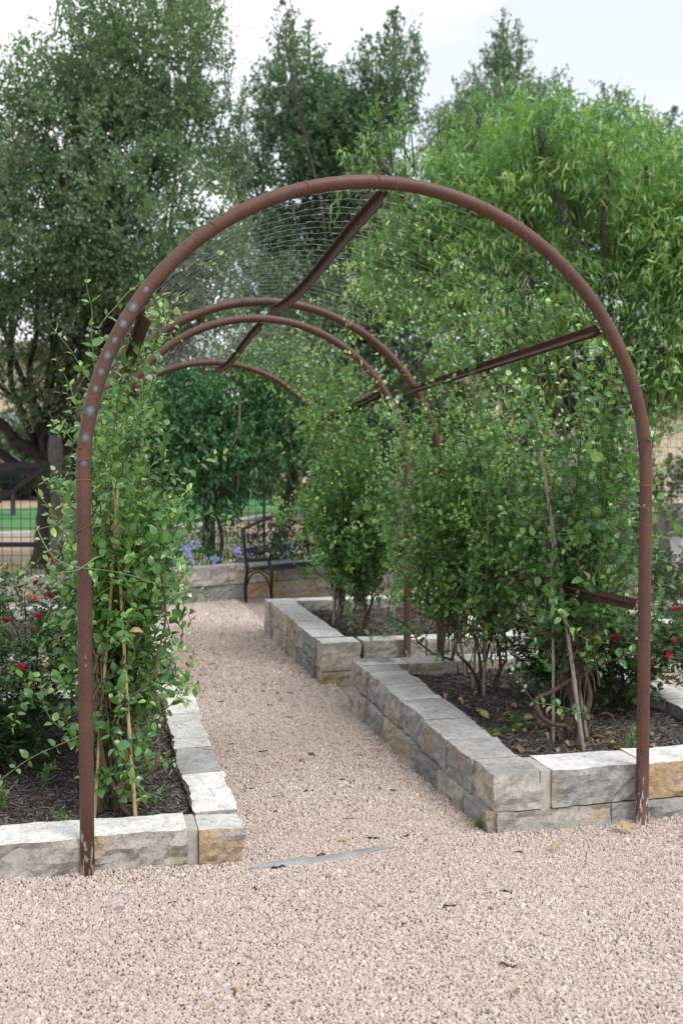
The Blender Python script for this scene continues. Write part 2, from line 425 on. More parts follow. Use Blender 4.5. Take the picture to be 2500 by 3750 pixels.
def mulch_inst_mat():
    m, nt, b, out = mat_new('mulch_shreds')
    at = N(nt, 'ShaderNodeAttribute', attribute_name='shade', attribute_type='INSTANCER')
    r = ramp(nt, at.outputs['Fac'], [(0, (.022, .018, .016)), (.5, (.078, .066, .059)), (.85, (.15, .13, .118)), (.97, (.21, .185, .165)), (1, (.27, .24, .2))])
    nt.links.new(r.outputs[0], b.inputs['Base Color']); b.inputs['Roughness'].default_value = .85
    return m
M['mulch_bits'] = mulch_inst_mat()
# ------------------------------------------------------------------ ground, paths, lawn
def flat(name, pts, z, mat, kind='structure', label=None, n=None):
    mb = MB(); mb.add([(x, y, z) for x, y in pts], [list(range(len(pts)))])
    return tag(put(name, mb.mesh(name, mat, False)), label, None, None, kind)

def ground_fn(u, v): return np.stack([u, v, np.full_like(u, -.03)], -1)
mb = MB(); mb.sheet(ground_fn, np.array([-400, -60, -20, -5, 5, 20, 60, 400.]), np.array([-60, -10, 10, 20, 40, 90, 600.]))
tag(put('ground', mb.mesh('ground', M['dirt'])), 'dry tan earth stretching away beyond the garden fence', None, None, 'structure')
mb = MB(); mb.sheet(lambda u, v: np.stack([u, v, -.006 + .006 * fbm(np.stack([u, v, u * 0], -1) * 1.5, 2)], -1), np.linspace(-7, 9.5, 67), np.linspace(-4, 13.4, 71))
tag(put('gravel_path', mb.mesh('gravel_path', M['gravel_sheet'])), 'pinkish crushed granite path between the raised beds', None, None, 'structure')

# lawn with a curving pale kerb, then a service road behind it
kc = np.array([(-9, 25.6), (-4, 26.3), (0.2, 27.4), (2.8, 29.2), (4.6, 32.5), (7, 37), (11, 41.5), (17, 44.5), (26, 46)], float)
def spline(pts, n):
    pts = np.asarray(pts, float); k = len(pts); t = np.linspace(0, k - 1, n); i = np.clip(t.astype(int), 0, k - 2); f = (t - i)[:, None]
    g = lambda a: pts[np.clip(a, 0, k - 1)]
    p0, p1, p2, p3 = g(i - 1), g(i), g(i + 1), g(i + 2)
    return .5 * (2 * p1 + (p2 - p0) * f + (2 * p0 - 5 * p1 + 4 * p2 - p3) * f * f + (3 * p1 - p0 - 3 * p2 + p3) * f ** 3)
kp = spline(kc, 60)
mb = MB(); far = kp + np.array([0, 1.0]) * np.linspace(13.5, 45, 60)[:, None]
L = np.concatenate([np.c_[kp, np.full(60, .03)], np.c_[far, np.full(60, .03)]])
mb.add(L, [[i, i + 1, 60 + i + 1, 60 + i] for i in range(59)])
tag(put('lawn', mb.mesh('lawn', M['lawn'])), 'mown green lawn beyond the fence', None, None, 'structure')
mb = MB(); nrm = unit(np.c_[-np.gradient(kp[:, 1]), np.gradient(kp[:, 0])])
a, b_ = kp - nrm * .45, kp + nrm * .0
V = np.concatenate([np.c_[a, np.full(60, -.05)], np.c_[a, np.full(60, .1)], np.c_[b_, np.full(60, .1)], np.c_[b_, np.full(60, -.05)]])
mb.add(V, [[r * 60 + i, r * 60 + i + 1, (r + 1) * 60 + i + 1, (r + 1) * 60 + i] for r in range(3) for i in range(59)])
tag(put('kerb', mb.mesh('kerb', M['kerb'], False)), 'pale concrete kerb curving along the edge of the lawn', None, None, 'structure')
flat('grass_verge', [(9, 17.5), (30, 15), (40, 38), (14, 36)], .02, M['dull_lawn'], label='dull dry grass beyond the right hand fence')

# ------------------------------------------------------------------ raised beds of rough limestone blocks
def box_grid(nx, ny, nz):
    idx, verts, faces = {}, [], []
    def vid(i, j, k):
        key = (i, j, k)
        if key not in idx:
            idx[key] = len(verts); verts.append((i / nx - .5, j / ny - .5, k / nz - .5))
        return idx[key]
    side = []
    for k in (0, nz):
        for i in range(nx):
            for j in range(ny):
                q = [vid(i, j, k), vid(i + 1, j, k), vid(i + 1, j + 1, k), vid(i, j + 1, k)]
                faces.append(q if k else q[::-1]); side.append('t' if k else 'b')
    for j in (0, ny):
        for i in range(nx):
            for k in range(nz):
                q = [vid(i, j, k), vid(i + 1, j, k), vid(i + 1, j, k + 1), vid(i, j, k + 1)]
                faces.append(q[::-1] if j else q); side.append('y')
    for i in (0, nx):
        for j in range(ny):
            for k in range(nz):
                q = [vid(i, j, k), vid(i, j + 1, k), vid(i, j + 1, k + 1), vid(i, j, k + 1)]
                faces.append(q if i else q[::-1]); side.append('x')
    return np.array(verts), np.array(faces), np.array(side)

def stone_mesh(lx, ly, lz, rough='fb', seed=0, seg=.026, amp=.016, sawn=True, mats=('stone_grey', 'sawn_white')):
    """One block: x along the wall, -y the outer face. rough: f(ront) b(ack) l(eft end) r(ight end) faces are split, the rest sawn."""
    nx, ny, nz = max(3, int(lx / seg)), max(3, int(ly / seg)), max(3, int(lz / seg))
    v, f, side = box_grid(nx, ny, nz)
    p = v * np.array([lx, ly, lz]); q = p + seed * 7.31
    big = (fbm(q * 6, 2, 1) - .5) * 2; small = (fbm(q * 34, 2, 5) - .5) * 2
    facet = np.abs(fbm(q * np.array([9, 9, 15]), 2, 9) - .5) * 2; step = np.floor(fbm(q * np.array([5, 5, 13]), 2, 13) * 5) / 5 - .5
    disp = amp * (1.2 * big + .6 * small - 1.0 * facet + 1.3 * step + .45)
    top = (v[:, 2] > .49); edge = np.where(top, .85, 1.0)
    o = p.copy()
    if 'f' in rough: o[:, 1] -= np.where(v[:, 1] < -.49, disp * edge, 0)
    if 'b' in rough: o[:, 1] += np.where(v[:, 1] > .49, disp * edge, 0)
    if 'l' in rough: o[:, 0] -= np.where(v[:, 0] < -.49, disp * edge, 0)
    if 'r' in rough: o[:, 0] += np.where(v[:, 0] > .49, disp * edge, 0)
    o[:, 2] += np.where(top, (fbm(q * 9, 2, 3) - .5) * .008, 0)
    mb = MB(); mb.add(o, f, np.where((side == 't') & sawn, 1, 0))
    return mb.mesh('stone', [M[mats[0]], M[mats[1]]], False)

class Bed:
    def __init__(self, name, label, loc, cat='raised bed'):
        self.root = empty(name, loc, label, cat); self.mortar = MB(); self.k = 0
    def run(self, start, ang, lengths, z0, z1, depth, rise=0., mats=None, rough='fb', gap=.012, seed=0, amp=.016, sawn=True, inset=.014, mort=True, jit=.008):
        """Blocks end to end from start along ang (degrees); local -y is the outer face. rise: slope of the course along the run."""
        d = np.array([math.cos(R(ang)), math.sin(R(ang)), rise]); d /= np.linalg.norm(d)
        nrm = np.array([-math.sin(R(ang)), math.cos(R(ang)), 0.]); up = np.cross(d, nrm)
        rot = Matrix(np.stack([d, nrm, up], 1).tolist())
        pos = np.array([start[0], start[1], 0.]); s = 0.
        tot = sum(lengths)
        for i, ln in enumerate(lengths):
            mt = mats[i % len(mats)] if mats else ('stone_grey', 'sawn_white')
            rg = rough + ('l' if i == 0 and 'L' in rough else '') + ('r' if i == len(lengths) - 1 and 'E' in rough else '')
            me = stone_mesh(ln - gap, depth, z1 - z0, rg, seed + i * 3.1 + self.k, mats=mt, amp=amp, sawn=sawn)
            c = pos + d * (s + ln / 2) + nrm * (depth / 2 + random.uniform(-jit, jit)) + np.array([0, 0, (z0 + z1) / 2])
            o = put('stone', me, self.root, c, rot.to_euler())
            s += ln; self.k += 1
        if mort:
            c = pos + d * tot / 2 + nrm * depth / 2 + np.array([0, 0, (z0 + z1) / 2])
            self.mortar.box(c, (tot - .02, depth - 2 * inset, (z1 - z0) - .006), np.stack([d, nrm, up], 1))
    def mortar_box(self, c, size, ang=0):
        d = np.array([math.cos(R(ang)), math.sin(R(ang)), 0]); n = np.array([-d[1], d[0], 0])
        self.mortar.box(c, size, np.stack([d, n, [0, 0, 1]], 1))
    def done(self):
        put('mortar', self.mortar.mesh('mortar', M['mortar'], False), self.root)

G, W_, T_, O_ = 'stone_grey', 'stone_warm', 'stone_tan', 'stone_orange'
SW, SG = 'sawn_white', 'sawn_grey'
def cyc(a, top): return [(x, top) for x in a]

# near right bed
b = Bed('raised_bed', 'tall near right raised bed of grey limestone in two courses, its corner facing the path', (2.5, 5.5, 0))
b.run((1.73, 4.195), 0, [.235], .115, .283, .26, mats=[('stone_cream', SG)], rough='flrb', seed=3)                              # corner block, end face to the camera
b.mortar_box((1.985, 4.32, .19), (.05, .22, .18))
b.run((2.005, 4.195), 0, [.475, .50, .42], .115, .283, .24, mats=[(G, SW), (O_, SW), (W_, SW)], rough='fb', seed=8)
b.run((1.745, 4.19), 0, [.56, .5, .62], -.06, .108, .25, mats=[(W_, SG), (G, SG), (W_, SG)], rough='flb', seed=21, sawn=False, amp=.02)
RR = .034
# local -y must face -X (outwards): run towards -Y from the far end, so the slope is negative along it
b.run((1.715, 6.66), -90, [.40, .42, .30, .42, .36, .32], .20, .36, .25, rise=-RR, mats=cyc([W_, G, G, G, G, G], SG), rough='fb', seed=30)
b.run((1.70, 6.655), -90, [.42, .40, .24, .34, .42, .33, .30], -.08, .186, .24, rise=-.03, mats=cyc([W_, G, T_, G, G, W_, G], SG), rough='fb', seed=50, sawn=False)
b.run((3.30, 6.64), 180, [.45, .40, .40, .32], -.05, .355, .22, mats=cyc([W_, T_, W_, G], SW), rough='fb', seed=70)
b.run((3.40, 4.40), 90, [.42, .4, .44, .4, .4, .2], -.05, .30, .22, rise=.02, mats=cyc([W_, G, W_, T_], SW), rough='fb', seed=90)
b.done()
# far right bed
b = Bed('raised_bed', 'far right raised bed with tan lower blocks, between the second hoop and the bench', (2.6, 8.7, 0))
b.run((1.70, 7.46), 0, [.30], .12, .33, .24, mats=[(T_, SW)], rough='flrb', seed=103)
b.run((2.02, 7.47), 0, [.5, .46, .4], .12, .33, .22, mats=cyc([W_, W_, G], SW), rough='fb', seed=108)
b.run((1.70, 7.45), 0, [.42, .5, .6], -.06, .112, .24, mats=cyc([T_, W_, W_], SW), rough='flb', seed=111, sawn=False)
b.run((1.70, 9.95), -90, [.34, .3, .42, .36, .4, .4], .18, .36, .24, rise=-.012, mats=cyc([W_, T_, T_, G, W_, G], SW), rough='fb', seed=120)
b.run((1.69, 9.95), -90, [.4, .36, .4, .42, .34, .32], -.08, .17, .24, rise=-.012, mats=cyc([G, T_, T_, W_, G, G], SW), rough='fb', seed=130, sawn=False)
b.run((3.3, 9.95), 180, [.5, .4, .42, .3], -.05, .36, .22, mats=cyc([W_, G, W_, T_], SW), rough='fb', seed=140)
b.run((3.32, 7.7), 90, [.5, .5, .5, .5], -.05, .34, .22, mats=cyc([W_, G, W_, T_], SW), rough='fb', seed=150)
b.done()
# near left bed
LR = .047
b = Bed('raised_bed', 'low near left raised bed edged with white topped limestone slabs', (-.6, 5.2, 0))
b.run((.425, 4.165), 0, [.185], -.05, .158, .175, mats=[(O_, SW)], rough='frb', seed=203)
b.mortar_box((.402, 4.275, .05), (.052, .20, .212))
b.run((-.365, 4.165), 0, [.755], -.06, .163, .215, mats=[(W_, SW)], rough='fb', seed=208, amp=.024)
b.run((-1.265, 4.165), 0, [.9], -.06, .175, .215, mats=[(G, SW)], rough='fb', seed=218, amp=.024)
b.run((-2.365, 4.165), 0, [.5, .6], -.06, .18, .215, mats=cyc([W_, G], SW), rough='fb', seed=228, amp=.02)
b.run((.61, 4.345), 90, [.50, .38, .17, .46, .43], -.05, .172, .18, rise=LR, mats=[(W_, SW), (G, SG), (W_, SW), (T_, SW), (W_, SW)], rough='fb', seed=240, amp=.02)
b.run((.60, 6.5), 180, [.5, .6, .55, .6, .6], -.05, .275, .22, mats=cyc([W_, G, W_], SW), rough='fb', seed=260)
b.done()
# far left bed
b = Bed('raised_bed', 'far left raised bed behind the rose bushes, mostly hidden by climbing vines', (-.6, 8.6, 0))
b.run((-2.3, 7.42), 0, [.5, .6, .7, .55, .56], -.05, .315, .22, mats=cyc([G, G, W_, T_], SW), rough='fb', seed=303)
b.run((.61, 7.65), 90, [.4, .42, .38, .4, .42, .3], -.05, .33, .2, mats=cyc([W_, G, T_], SW), rough='fb', seed=320)
b.run((.60, 10.15), 180, [.5, .6, .55, .6, .6], -.05, .33, .22, mats=cyc([W_, G, W_], SW), rough='fb', seed=340)
b.done()
# bed across the aisle on the right
b = Bed('raised_bed', 'raised bed across the right hand aisle with a white end block and black hose', (5.8, 8.6, 0))
b.run((4.86, 9.3), -90, [.5, .5, .55, .5, .5], -.05, .30, .24, mats=cyc([T_, W_, G, W_, T_], SW), rough='fb', seed=403)
b.run((5.11, 9.08), 0, [.6, .6, .7, .6], -.05, .30, .22, mats=cyc([W_, G, W_], SW), rough='fb', seed=420)
b.run((5.11, 6.8), 0, [.6, .6, .7, .6], -.05, .30, .22, mats=cyc([W_, G, W_], SW), rough='fb', seed=430)
b.done()
# retaining wall behind the bench: two courses
b = Bed('garden_wall', 'low two course stone retaining wall running behind the black iron bench', (2, 12.7, 0), 'wall')
wa = math.degrees(math.atan2(.74, 1.84))
d = np.array([math.cos(R(wa)), math.sin(R(wa))])
s0 = np.array([1.0, 12.40]) - d * 2.6
b.run(s0, wa, [.55, .6, .5, .62, .5, .58, .7, .6, .62, .5, .6], .21, .44, .3, mats=cyc([G, W_, G, G, W_, W_, T_, G, W_], SG), rough='fb', seed=503, amp=.022)
b.run(s0, wa, [.7, .5, .62, .5, .6, .7, .55, .5, .7, .5, .5], -.1, .20, .31, mats=cyc([W_, G, W_, G, G, G, O_, T_], SG), rough='fb', seed=520, amp=.022, sawn=False)
b.done()

# soil inside the beds
def soil(poly, zf, name='mulch_soil', label=None, step=.07):
    P = np.asarray(poly, float); x0, y0 = P.min(0); x1, y1 = P.max(0)
    mb = MB()
    def fn(u, v):
        n = fbm(np.stack([u * 3, v * 3, u * 0], -1), 3, 31)
        return np.stack([u, v, zf(u, v) + .05 * (n - .5)], -1)
    mb.sheet(fn, np.linspace(x0, x1, max(4, int((x1 - x0) / step))), np.linspace(y0, y1, max(4, int((y1 - y0) / step))))
    return tag(put(name, mb.mesh(name, M['mulch'])), label, None, None, 'structure')
zR1 = lambda u, v: .215 + .03 * (v - 4.4)
zR2 = lambda u, v: .25 + 0 * v
zL1 = lambda u, v: .115 + .045 * (v - 4.3)
zL2 = lambda u, v: .24 + 0 * v
zRB = lambda u, v: .22 + 0 * v
soil([(1.85, 4.36), (3.3, 6.5)], zR1, label='dark shredded mulch filling the near right bed')
soil([(1.85, 7.6), (3.2, 9.85)], zR2, label='dark mulch filling the far right bed')
soil([(-2.4, 4.3), (.5, 6.4)], zL1, label='dark shredded mulch filling the near left bed')
soil([(-2.3, 7.55), (.5, 10.1)], zL2, label='dark mulch filling the far left bed')
soil([(5.0, 6.9), (7.5, 9.2)], zRB, label='dark mulch in the bed across the aisle')
mb = MB()
q0, q1 = s0 + np.array([-d[1], d[0]]) * .2, s0 + d * 6.4 + np.array([-d[1], d[0]]) * .2
mb.sheet(lambda u, v: np.stack([q0[0] + (q1[0] - q0[0]) * u - d[1] * v, q0[1] + (q1[1] - q0[1]) * u + d[0] * v, .36 + .06 * fbm(np.stack([u * 9, v * 4, u * 0], -1), 2, 3) - np.clip(v - .7, 0, 9) * .28], -1), np.linspace(0, 1, 50), np.linspace(0, 2.0, 16))
tag(put('planting_bed', mb.mesh('planting_bed', M['mulch'])), 'dark soil behind the retaining wall', None, None, 'structure')

# ------------------------------------------------------------------ loose gravel and mulch (instanced geometry)
def scatter_object(name, pts, rot, scl, shade, mat, lump, label, seed=0, flat_shade=True):
    me = bpy.data.meshes.new(name)
    me.vertices.add(len(pts)); me.vertices.foreach_set('co', np.asarray(pts, np.float32).ravel())
    for nm, ar in (('rot', rot), ('scl', scl)):
        a = me.attributes.new(nm, 'FLOAT_VECTOR', 'POINT'); a.data.foreach_set('vector', np.asarray(ar, np.float32).ravel())
    a = me.attributes.new('shade', 'FLOAT', 'POINT'); a.data.foreach_set('value', np.asarray(shade, np.float32))
    me.materials.append(mat)
    o = put(name, me); tag(o, label, None, None, 'stuff')
    ng = bpy.data.node_groups.new(name + '_nodes', 'GeometryNodeTree')
    ng.interface.new_socket('Geometry', in_out='INPUT', socket_type='NodeSocketGeometry')
    ng.interface.new_socket('Geometry', in_out='OUTPUT', socket_type='NodeSocketGeometry')
    n = ng.nodes; l = ng.links
    gi, go = n.new('NodeGroupInput'), n.new('NodeGroupOutput')
    join = n.new('GeometryNodeJoinGeometry')
    for k in range(5):
        ico = n.new('GeometryNodeMeshIcoSphere'); ico.inputs['Radius'].default_value = .5; ico.inputs['Subdivisions'].default_value = 2
        nz = n.new('ShaderNodeTexNoise'); nz.noise_dimensions = '4D'; nz.inputs['W'].default_value = k * 3.7 + seed; nz.inputs['Scale'].default_value = 2.0; nz.inputs['Detail'].default_value = 1.0
        sb = n.new('ShaderNodeVectorMath'); sb.operation = 'SUBTRACT'; sb.inputs[1].default_value = (.5, .5, .5)
        sc = n.new('ShaderNodeVectorMath'); sc.operation = 'SCALE'; sc.inputs['Scale'].default_value = lump
        sp = n.new('GeometryNodeSetPosition'); sm = n.new('GeometryNodeSetMaterial'); sm.inputs['Material'].default_value = mat
        gti = n.new('GeometryNodeGeometryToInstance')
        l.new(nz.outputs['Color'], sb.inputs[0]); l.new(sb.outputs[0], sc.inputs[0]); l.new(sc.outputs[0], sp.inputs['Offset'])
        l.new(ico.outputs['Mesh'], sp.inputs['Geometry']); l.new(sp.outputs[0], sm.inputs['Geometry'])
        l.new(sm.outputs[0], gti.inputs[0]); l.new(gti.outputs[0], join.inputs[0])
    iop = n.new('GeometryNodeInstanceOnPoints'); iop.inputs['Pick Instance'].default_value = True
    rv = n.new('FunctionNodeRandomValue'); rv.data_type = 'INT'
    for s in rv.inputs:
        if s.type == 'INT' and s.name == 'Min': s.default_value = 0
        if s.type == 'INT' and s.name == 'Max': s.default_value = 4
    ro = [s for s in rv.outputs if s.type == 'INT'][0]
    ar = n.new('GeometryNodeInputNamedAttribute'); ar.data_type = 'FLOAT_VECTOR'; ar.inputs['Name'].default_value = 'rot'
    asn = n.new('GeometryNodeInputNamedAttribute'); asn.data_type = 'FLOAT_VECTOR'; asn.inputs['Name'].default_value = 'scl'
    e2r = n.new('FunctionNodeEulerToRotation')
    l.new(gi.outputs[0], iop.inputs['Points']); l.new(join.outputs[0], iop.inputs['Instance']); l.new(ro, iop.inputs['Instance Index'])
    l.new(ar.outputs['Attribute'], e2r.inputs[0]); l.new(e2r.outputs[0], iop.inputs['Rotation']); l.new(asn.outputs['Attribute'], iop.inputs['Scale'])
    l.new(iop.outputs[0], go.inputs[0])
    md = o.modifiers.new('scatter', 'NODES'); md.node_group = ng
    return o

BEDS = [(1.70, 3.42, 4.20, 6.66), (1.69, 3.33, 7.46, 9.96), (-3.0, .61, 4.17, 6.5), (-3.0, .61, 7.43, 10.16), (4.85, 8.5, 6.8, 9.32)]
def in_bed(x, y, m=.0):
    r = np.zeros(len(x), bool)
    for x0, x1, y0, y1 in BEDS: r |= (x > x0 + m) & (x < x1 - m) & (y > y0 + m) & (y < y1 - m)
    # nothing behind the retaining wall
    r |= ((x - 1.0) * -d[1] + (y - 12.40) * d[0]) > .02
    return r
def jgrid(x0, x1, y0, y1, s):
    X, Y = np.meshgrid(np.arange(x0, x1, s), np.arange(y0, y1, s)); X = X.ravel(); Y = Y.ravel()
    return X + rng.uniform(-.5, .5, len(X)) * s, Y + rng.uniform(-.5, .5, len(X)) * s
P_, S_ = [], []
for (y0, y1, s) in ((1.7, 4.6, .0086), (4.6, 7.4, .0112), (7.4, 12.9, .0175)):
    x, y = jgrid(-1.6, 5.0, y0, y1, s)
    keep = (x > -.09 * y - .35) & (x < .63 * y + .35) & ~in_bed(x, y)
    if y0 > 4: keep &= (x < 1.8) & (x > .5) | (x > 3.3) & (y < 9)
    x, y = x[keep], y[keep]
    size = s * 1.22 * np.exp(rng.normal(0, .22, len(x)))
    big = rng.random(len(x)) < .03; size[big] *= 1.35
    z = .002 + .006 * fbm(np.stack([x, y, x * 0], -1) * 1.5, 2) + rng.uniform(-.22, .22, len(x)) * size + .012 * (fbm(np.stack([x * 6, y * 6, x * 0], -1), 2, 8) - .5)
    near = np.full(len(x), 9.)
    for x0, x1, ya, yb in BEDS: near = np.minimum(near, np.hypot(np.maximum(np.maximum(x0 - x, x - x1), 0), np.maximum(np.maximum(ya - y, y - yb), 0)))
    z += .014 * np.exp(-near / .05)                                # gravel heaps a little against walls and posts
    for hx, hy in ((-.012, 4.15), (2.432, 4.15)): z += .018 * np.exp(-np.hypot(x - hx, y - hy) / .05)
    P_.append(np.stack([x, y, z], -1)); S_.append(size[:, None] * rng.uniform(.72, 1.2, (len(x), 3)))
P_ = np.concatenate(P_); S_ = np.concatenate(S_)
sh = np.clip(rng.normal(.52, .2, len(P_)) + .25 * (fbm(P_ * np.array([1.2, 1.2, 0]), 2, 77) - .5), .1, 1)
dk = rng.random(len(P_)); sh = np.where(dk < .006, .01, np.where(dk < .012, .04, sh))
scatter_object('gravel', P_, rng.uniform(0, 6.28, (len(P_), 3)), S_, sh, M['gravel'], .75, 'loose pinkish crushed granite pebbles covering the ground')

P_, S_, Q_ = [], [], []
for (x0, x1, y0, y1, zf, s, lim) in ((1.9, 3.25, 4.38, 6.45, zR1, .0125, 9), (-.9, .46, 4.36, 6.3, zL1, .0115, 9), (1.9, 3.1, 7.6, 9.8, zR2, .022, 9)):
    x, y = jgrid(x0, x1, y0, y1, s); k = (x > -.09 * y - .3)
    x, y = x[k], y[k]
    n = fbm(np.stack([x * 3, y * 3, x * 0], -1), 3, 31)
    P_.append(np.stack([x, y, zf(x, y) + .05 * (n - .5) + rng.uniform(-.002, .009, len(x))], -1))
    ln = s * 2.4 * np.exp(rng.normal(0, .45, len(x)))
    S_.append(np.stack([ln, np.clip(ln * .2, .003, .009), np.clip(ln * .12, .002, .006)], -1))
    Q_.append(np.stack([rng.normal(0, .22, len(x)), rng.normal(0, .28, len(x)), rng.uniform(0, 6.28, len(x))], -1))
P_ = np.concatenate(P_)
scatter_object('mulch', P_, np.concatenate(Q_), np.concatenate(S_), rng.random(len(P_)), M['mulch_bits'], .5, 'shredded dark hardwood mulch scattered over the beds', 9)

# ------------------------------------------------------------------ rusty pipe arches with wire netting
HOOPS = [(4.15, 1.21, 1.222, 1.60), (6.73, 1.175, 1.20, 1.535), (7.42, 1.235, 1.115, 1.61), (9.30, 1.125, 1.175, 1.42)]     # Y, centre X, radius, spring height
def hoop_pt(h, s, rad_off=0.):
    """Point at arc length s up from the right foot: right leg, half circle, left leg."""
    Y, c, r, zs = h; r2 = r + rad_off
    if s < zs: return (c + r2, Y, s)
    a = (s - zs) / r
    if a < math.pi: return (c + r2 * math.cos(a), Y, zs + r2 * math.sin(a))
    return (c - r2, Y, zs - (a - math.pi) * r)
def lerp_hoop(h0, h1, Y):
    t = (Y - h0[0]) / (h1[0] - h0[0]); return tuple(a + (b_ - a) * t for a, b_ in zip(h0, h1))
TUBE = .0282
def ring(center, axis, rad, wire, name, mat, parent, turns=1.0, pitch=0., phase=0.):
    axis = unit(np.asarray(axis, float)); x = unit(np.cross(axis, [.3, 1, .2])); y = np.cross(axis, x)
    t = np.linspace(0, 2 * math.pi * turns, int(22 * turns) + 2) + phase
    p = np.asarray(center)[None] + rad * (np.cos(t)[:, None] * x + np.sin(t)[:, None] * y) + axis[None] * ((t - t.mean()) / (2 * math.pi) * pitch)[:, None]
    m = MB(); m.tube(p, wire, 5)
    return put(name, m.mesh(name, mat), parent)

def make_hoop(h, root, seams, wraps, z_foot=-.15, splash=True):
    m = MB(); Y, c, r, zs = h; L = zs * 2 + math.pi * r
    a = np.linspace(0, math.pi, 49)
    pts = [(c + r, Y, z_foot), (c + r, Y, .4), (c + r, Y, 1.0)] + [(c + r * math.cos(t), Y, zs + r * math.sin(t)) for t in a] + [(c - r, Y, 1.0), (c - r, Y, .4), (c - r, Y, z_foot)]
    m.tube(pts, TUBE, 20)
    o = put('hoop', m.mesh('hoop', M['rust']), root)
    for s in seams:
        p, q = np.array(hoop_pt(h, s)), np.array(hoop_pt(h, s + .01))
        ring(p, q - p, TUBE + .0006, .0022, 'weld_seam', M['rust_wire'], o)
    for s, pitch in wraps:
        p, q = np.array(hoop_pt(h, s)), np.array(hoop_pt(h, s + .01))
        ring(p, q - p, TUBE + .0022, .0016, 'tie_wire', M['rust_wire'], o, 1.1, pitch, s * 5)
    return o

def strut(root, pts, kind='angle', size=.054):
    """Rolled angle iron along pts."""
    m = MB(); pts = np.asarray(pts, float); t = unit(np.gradient(pts, axis=0))
    c = np.array([1.2, 0, 1.5]); 
    out = pts - c; out[:, 1] = 0; out = unit(out - t * np.sum(out * t, -1, keepdims=True)); sd = np.cross(t, out)
    w, th = size, .006
    prof = [(-w / 2, 0), (w / 2, 0), (w / 2, -th), (th / 2, -th), (th / 2, -w), (-th / 2, -w), (-th / 2, -th), (-w / 2, -th)]
    V = np.stack([pts + sd * a_ + out * b_ for a_, b_ in prof], 1).reshape(-1, 3); k = len(prof); n = len(pts)
    m.add(V, [[i * k + j, (i + 1) * k + j, (i + 1) * k + (j + 1) % k, i * k + (j + 1) % k] for i in range(n - 1) for j in range(k)])
    m.add(V[:k], [list(range(k))]); m.add(V[-k:], [list(range(k))[::-1]])
    return put('strut', m.mesh('strut', M['dark_rust'], False), root)

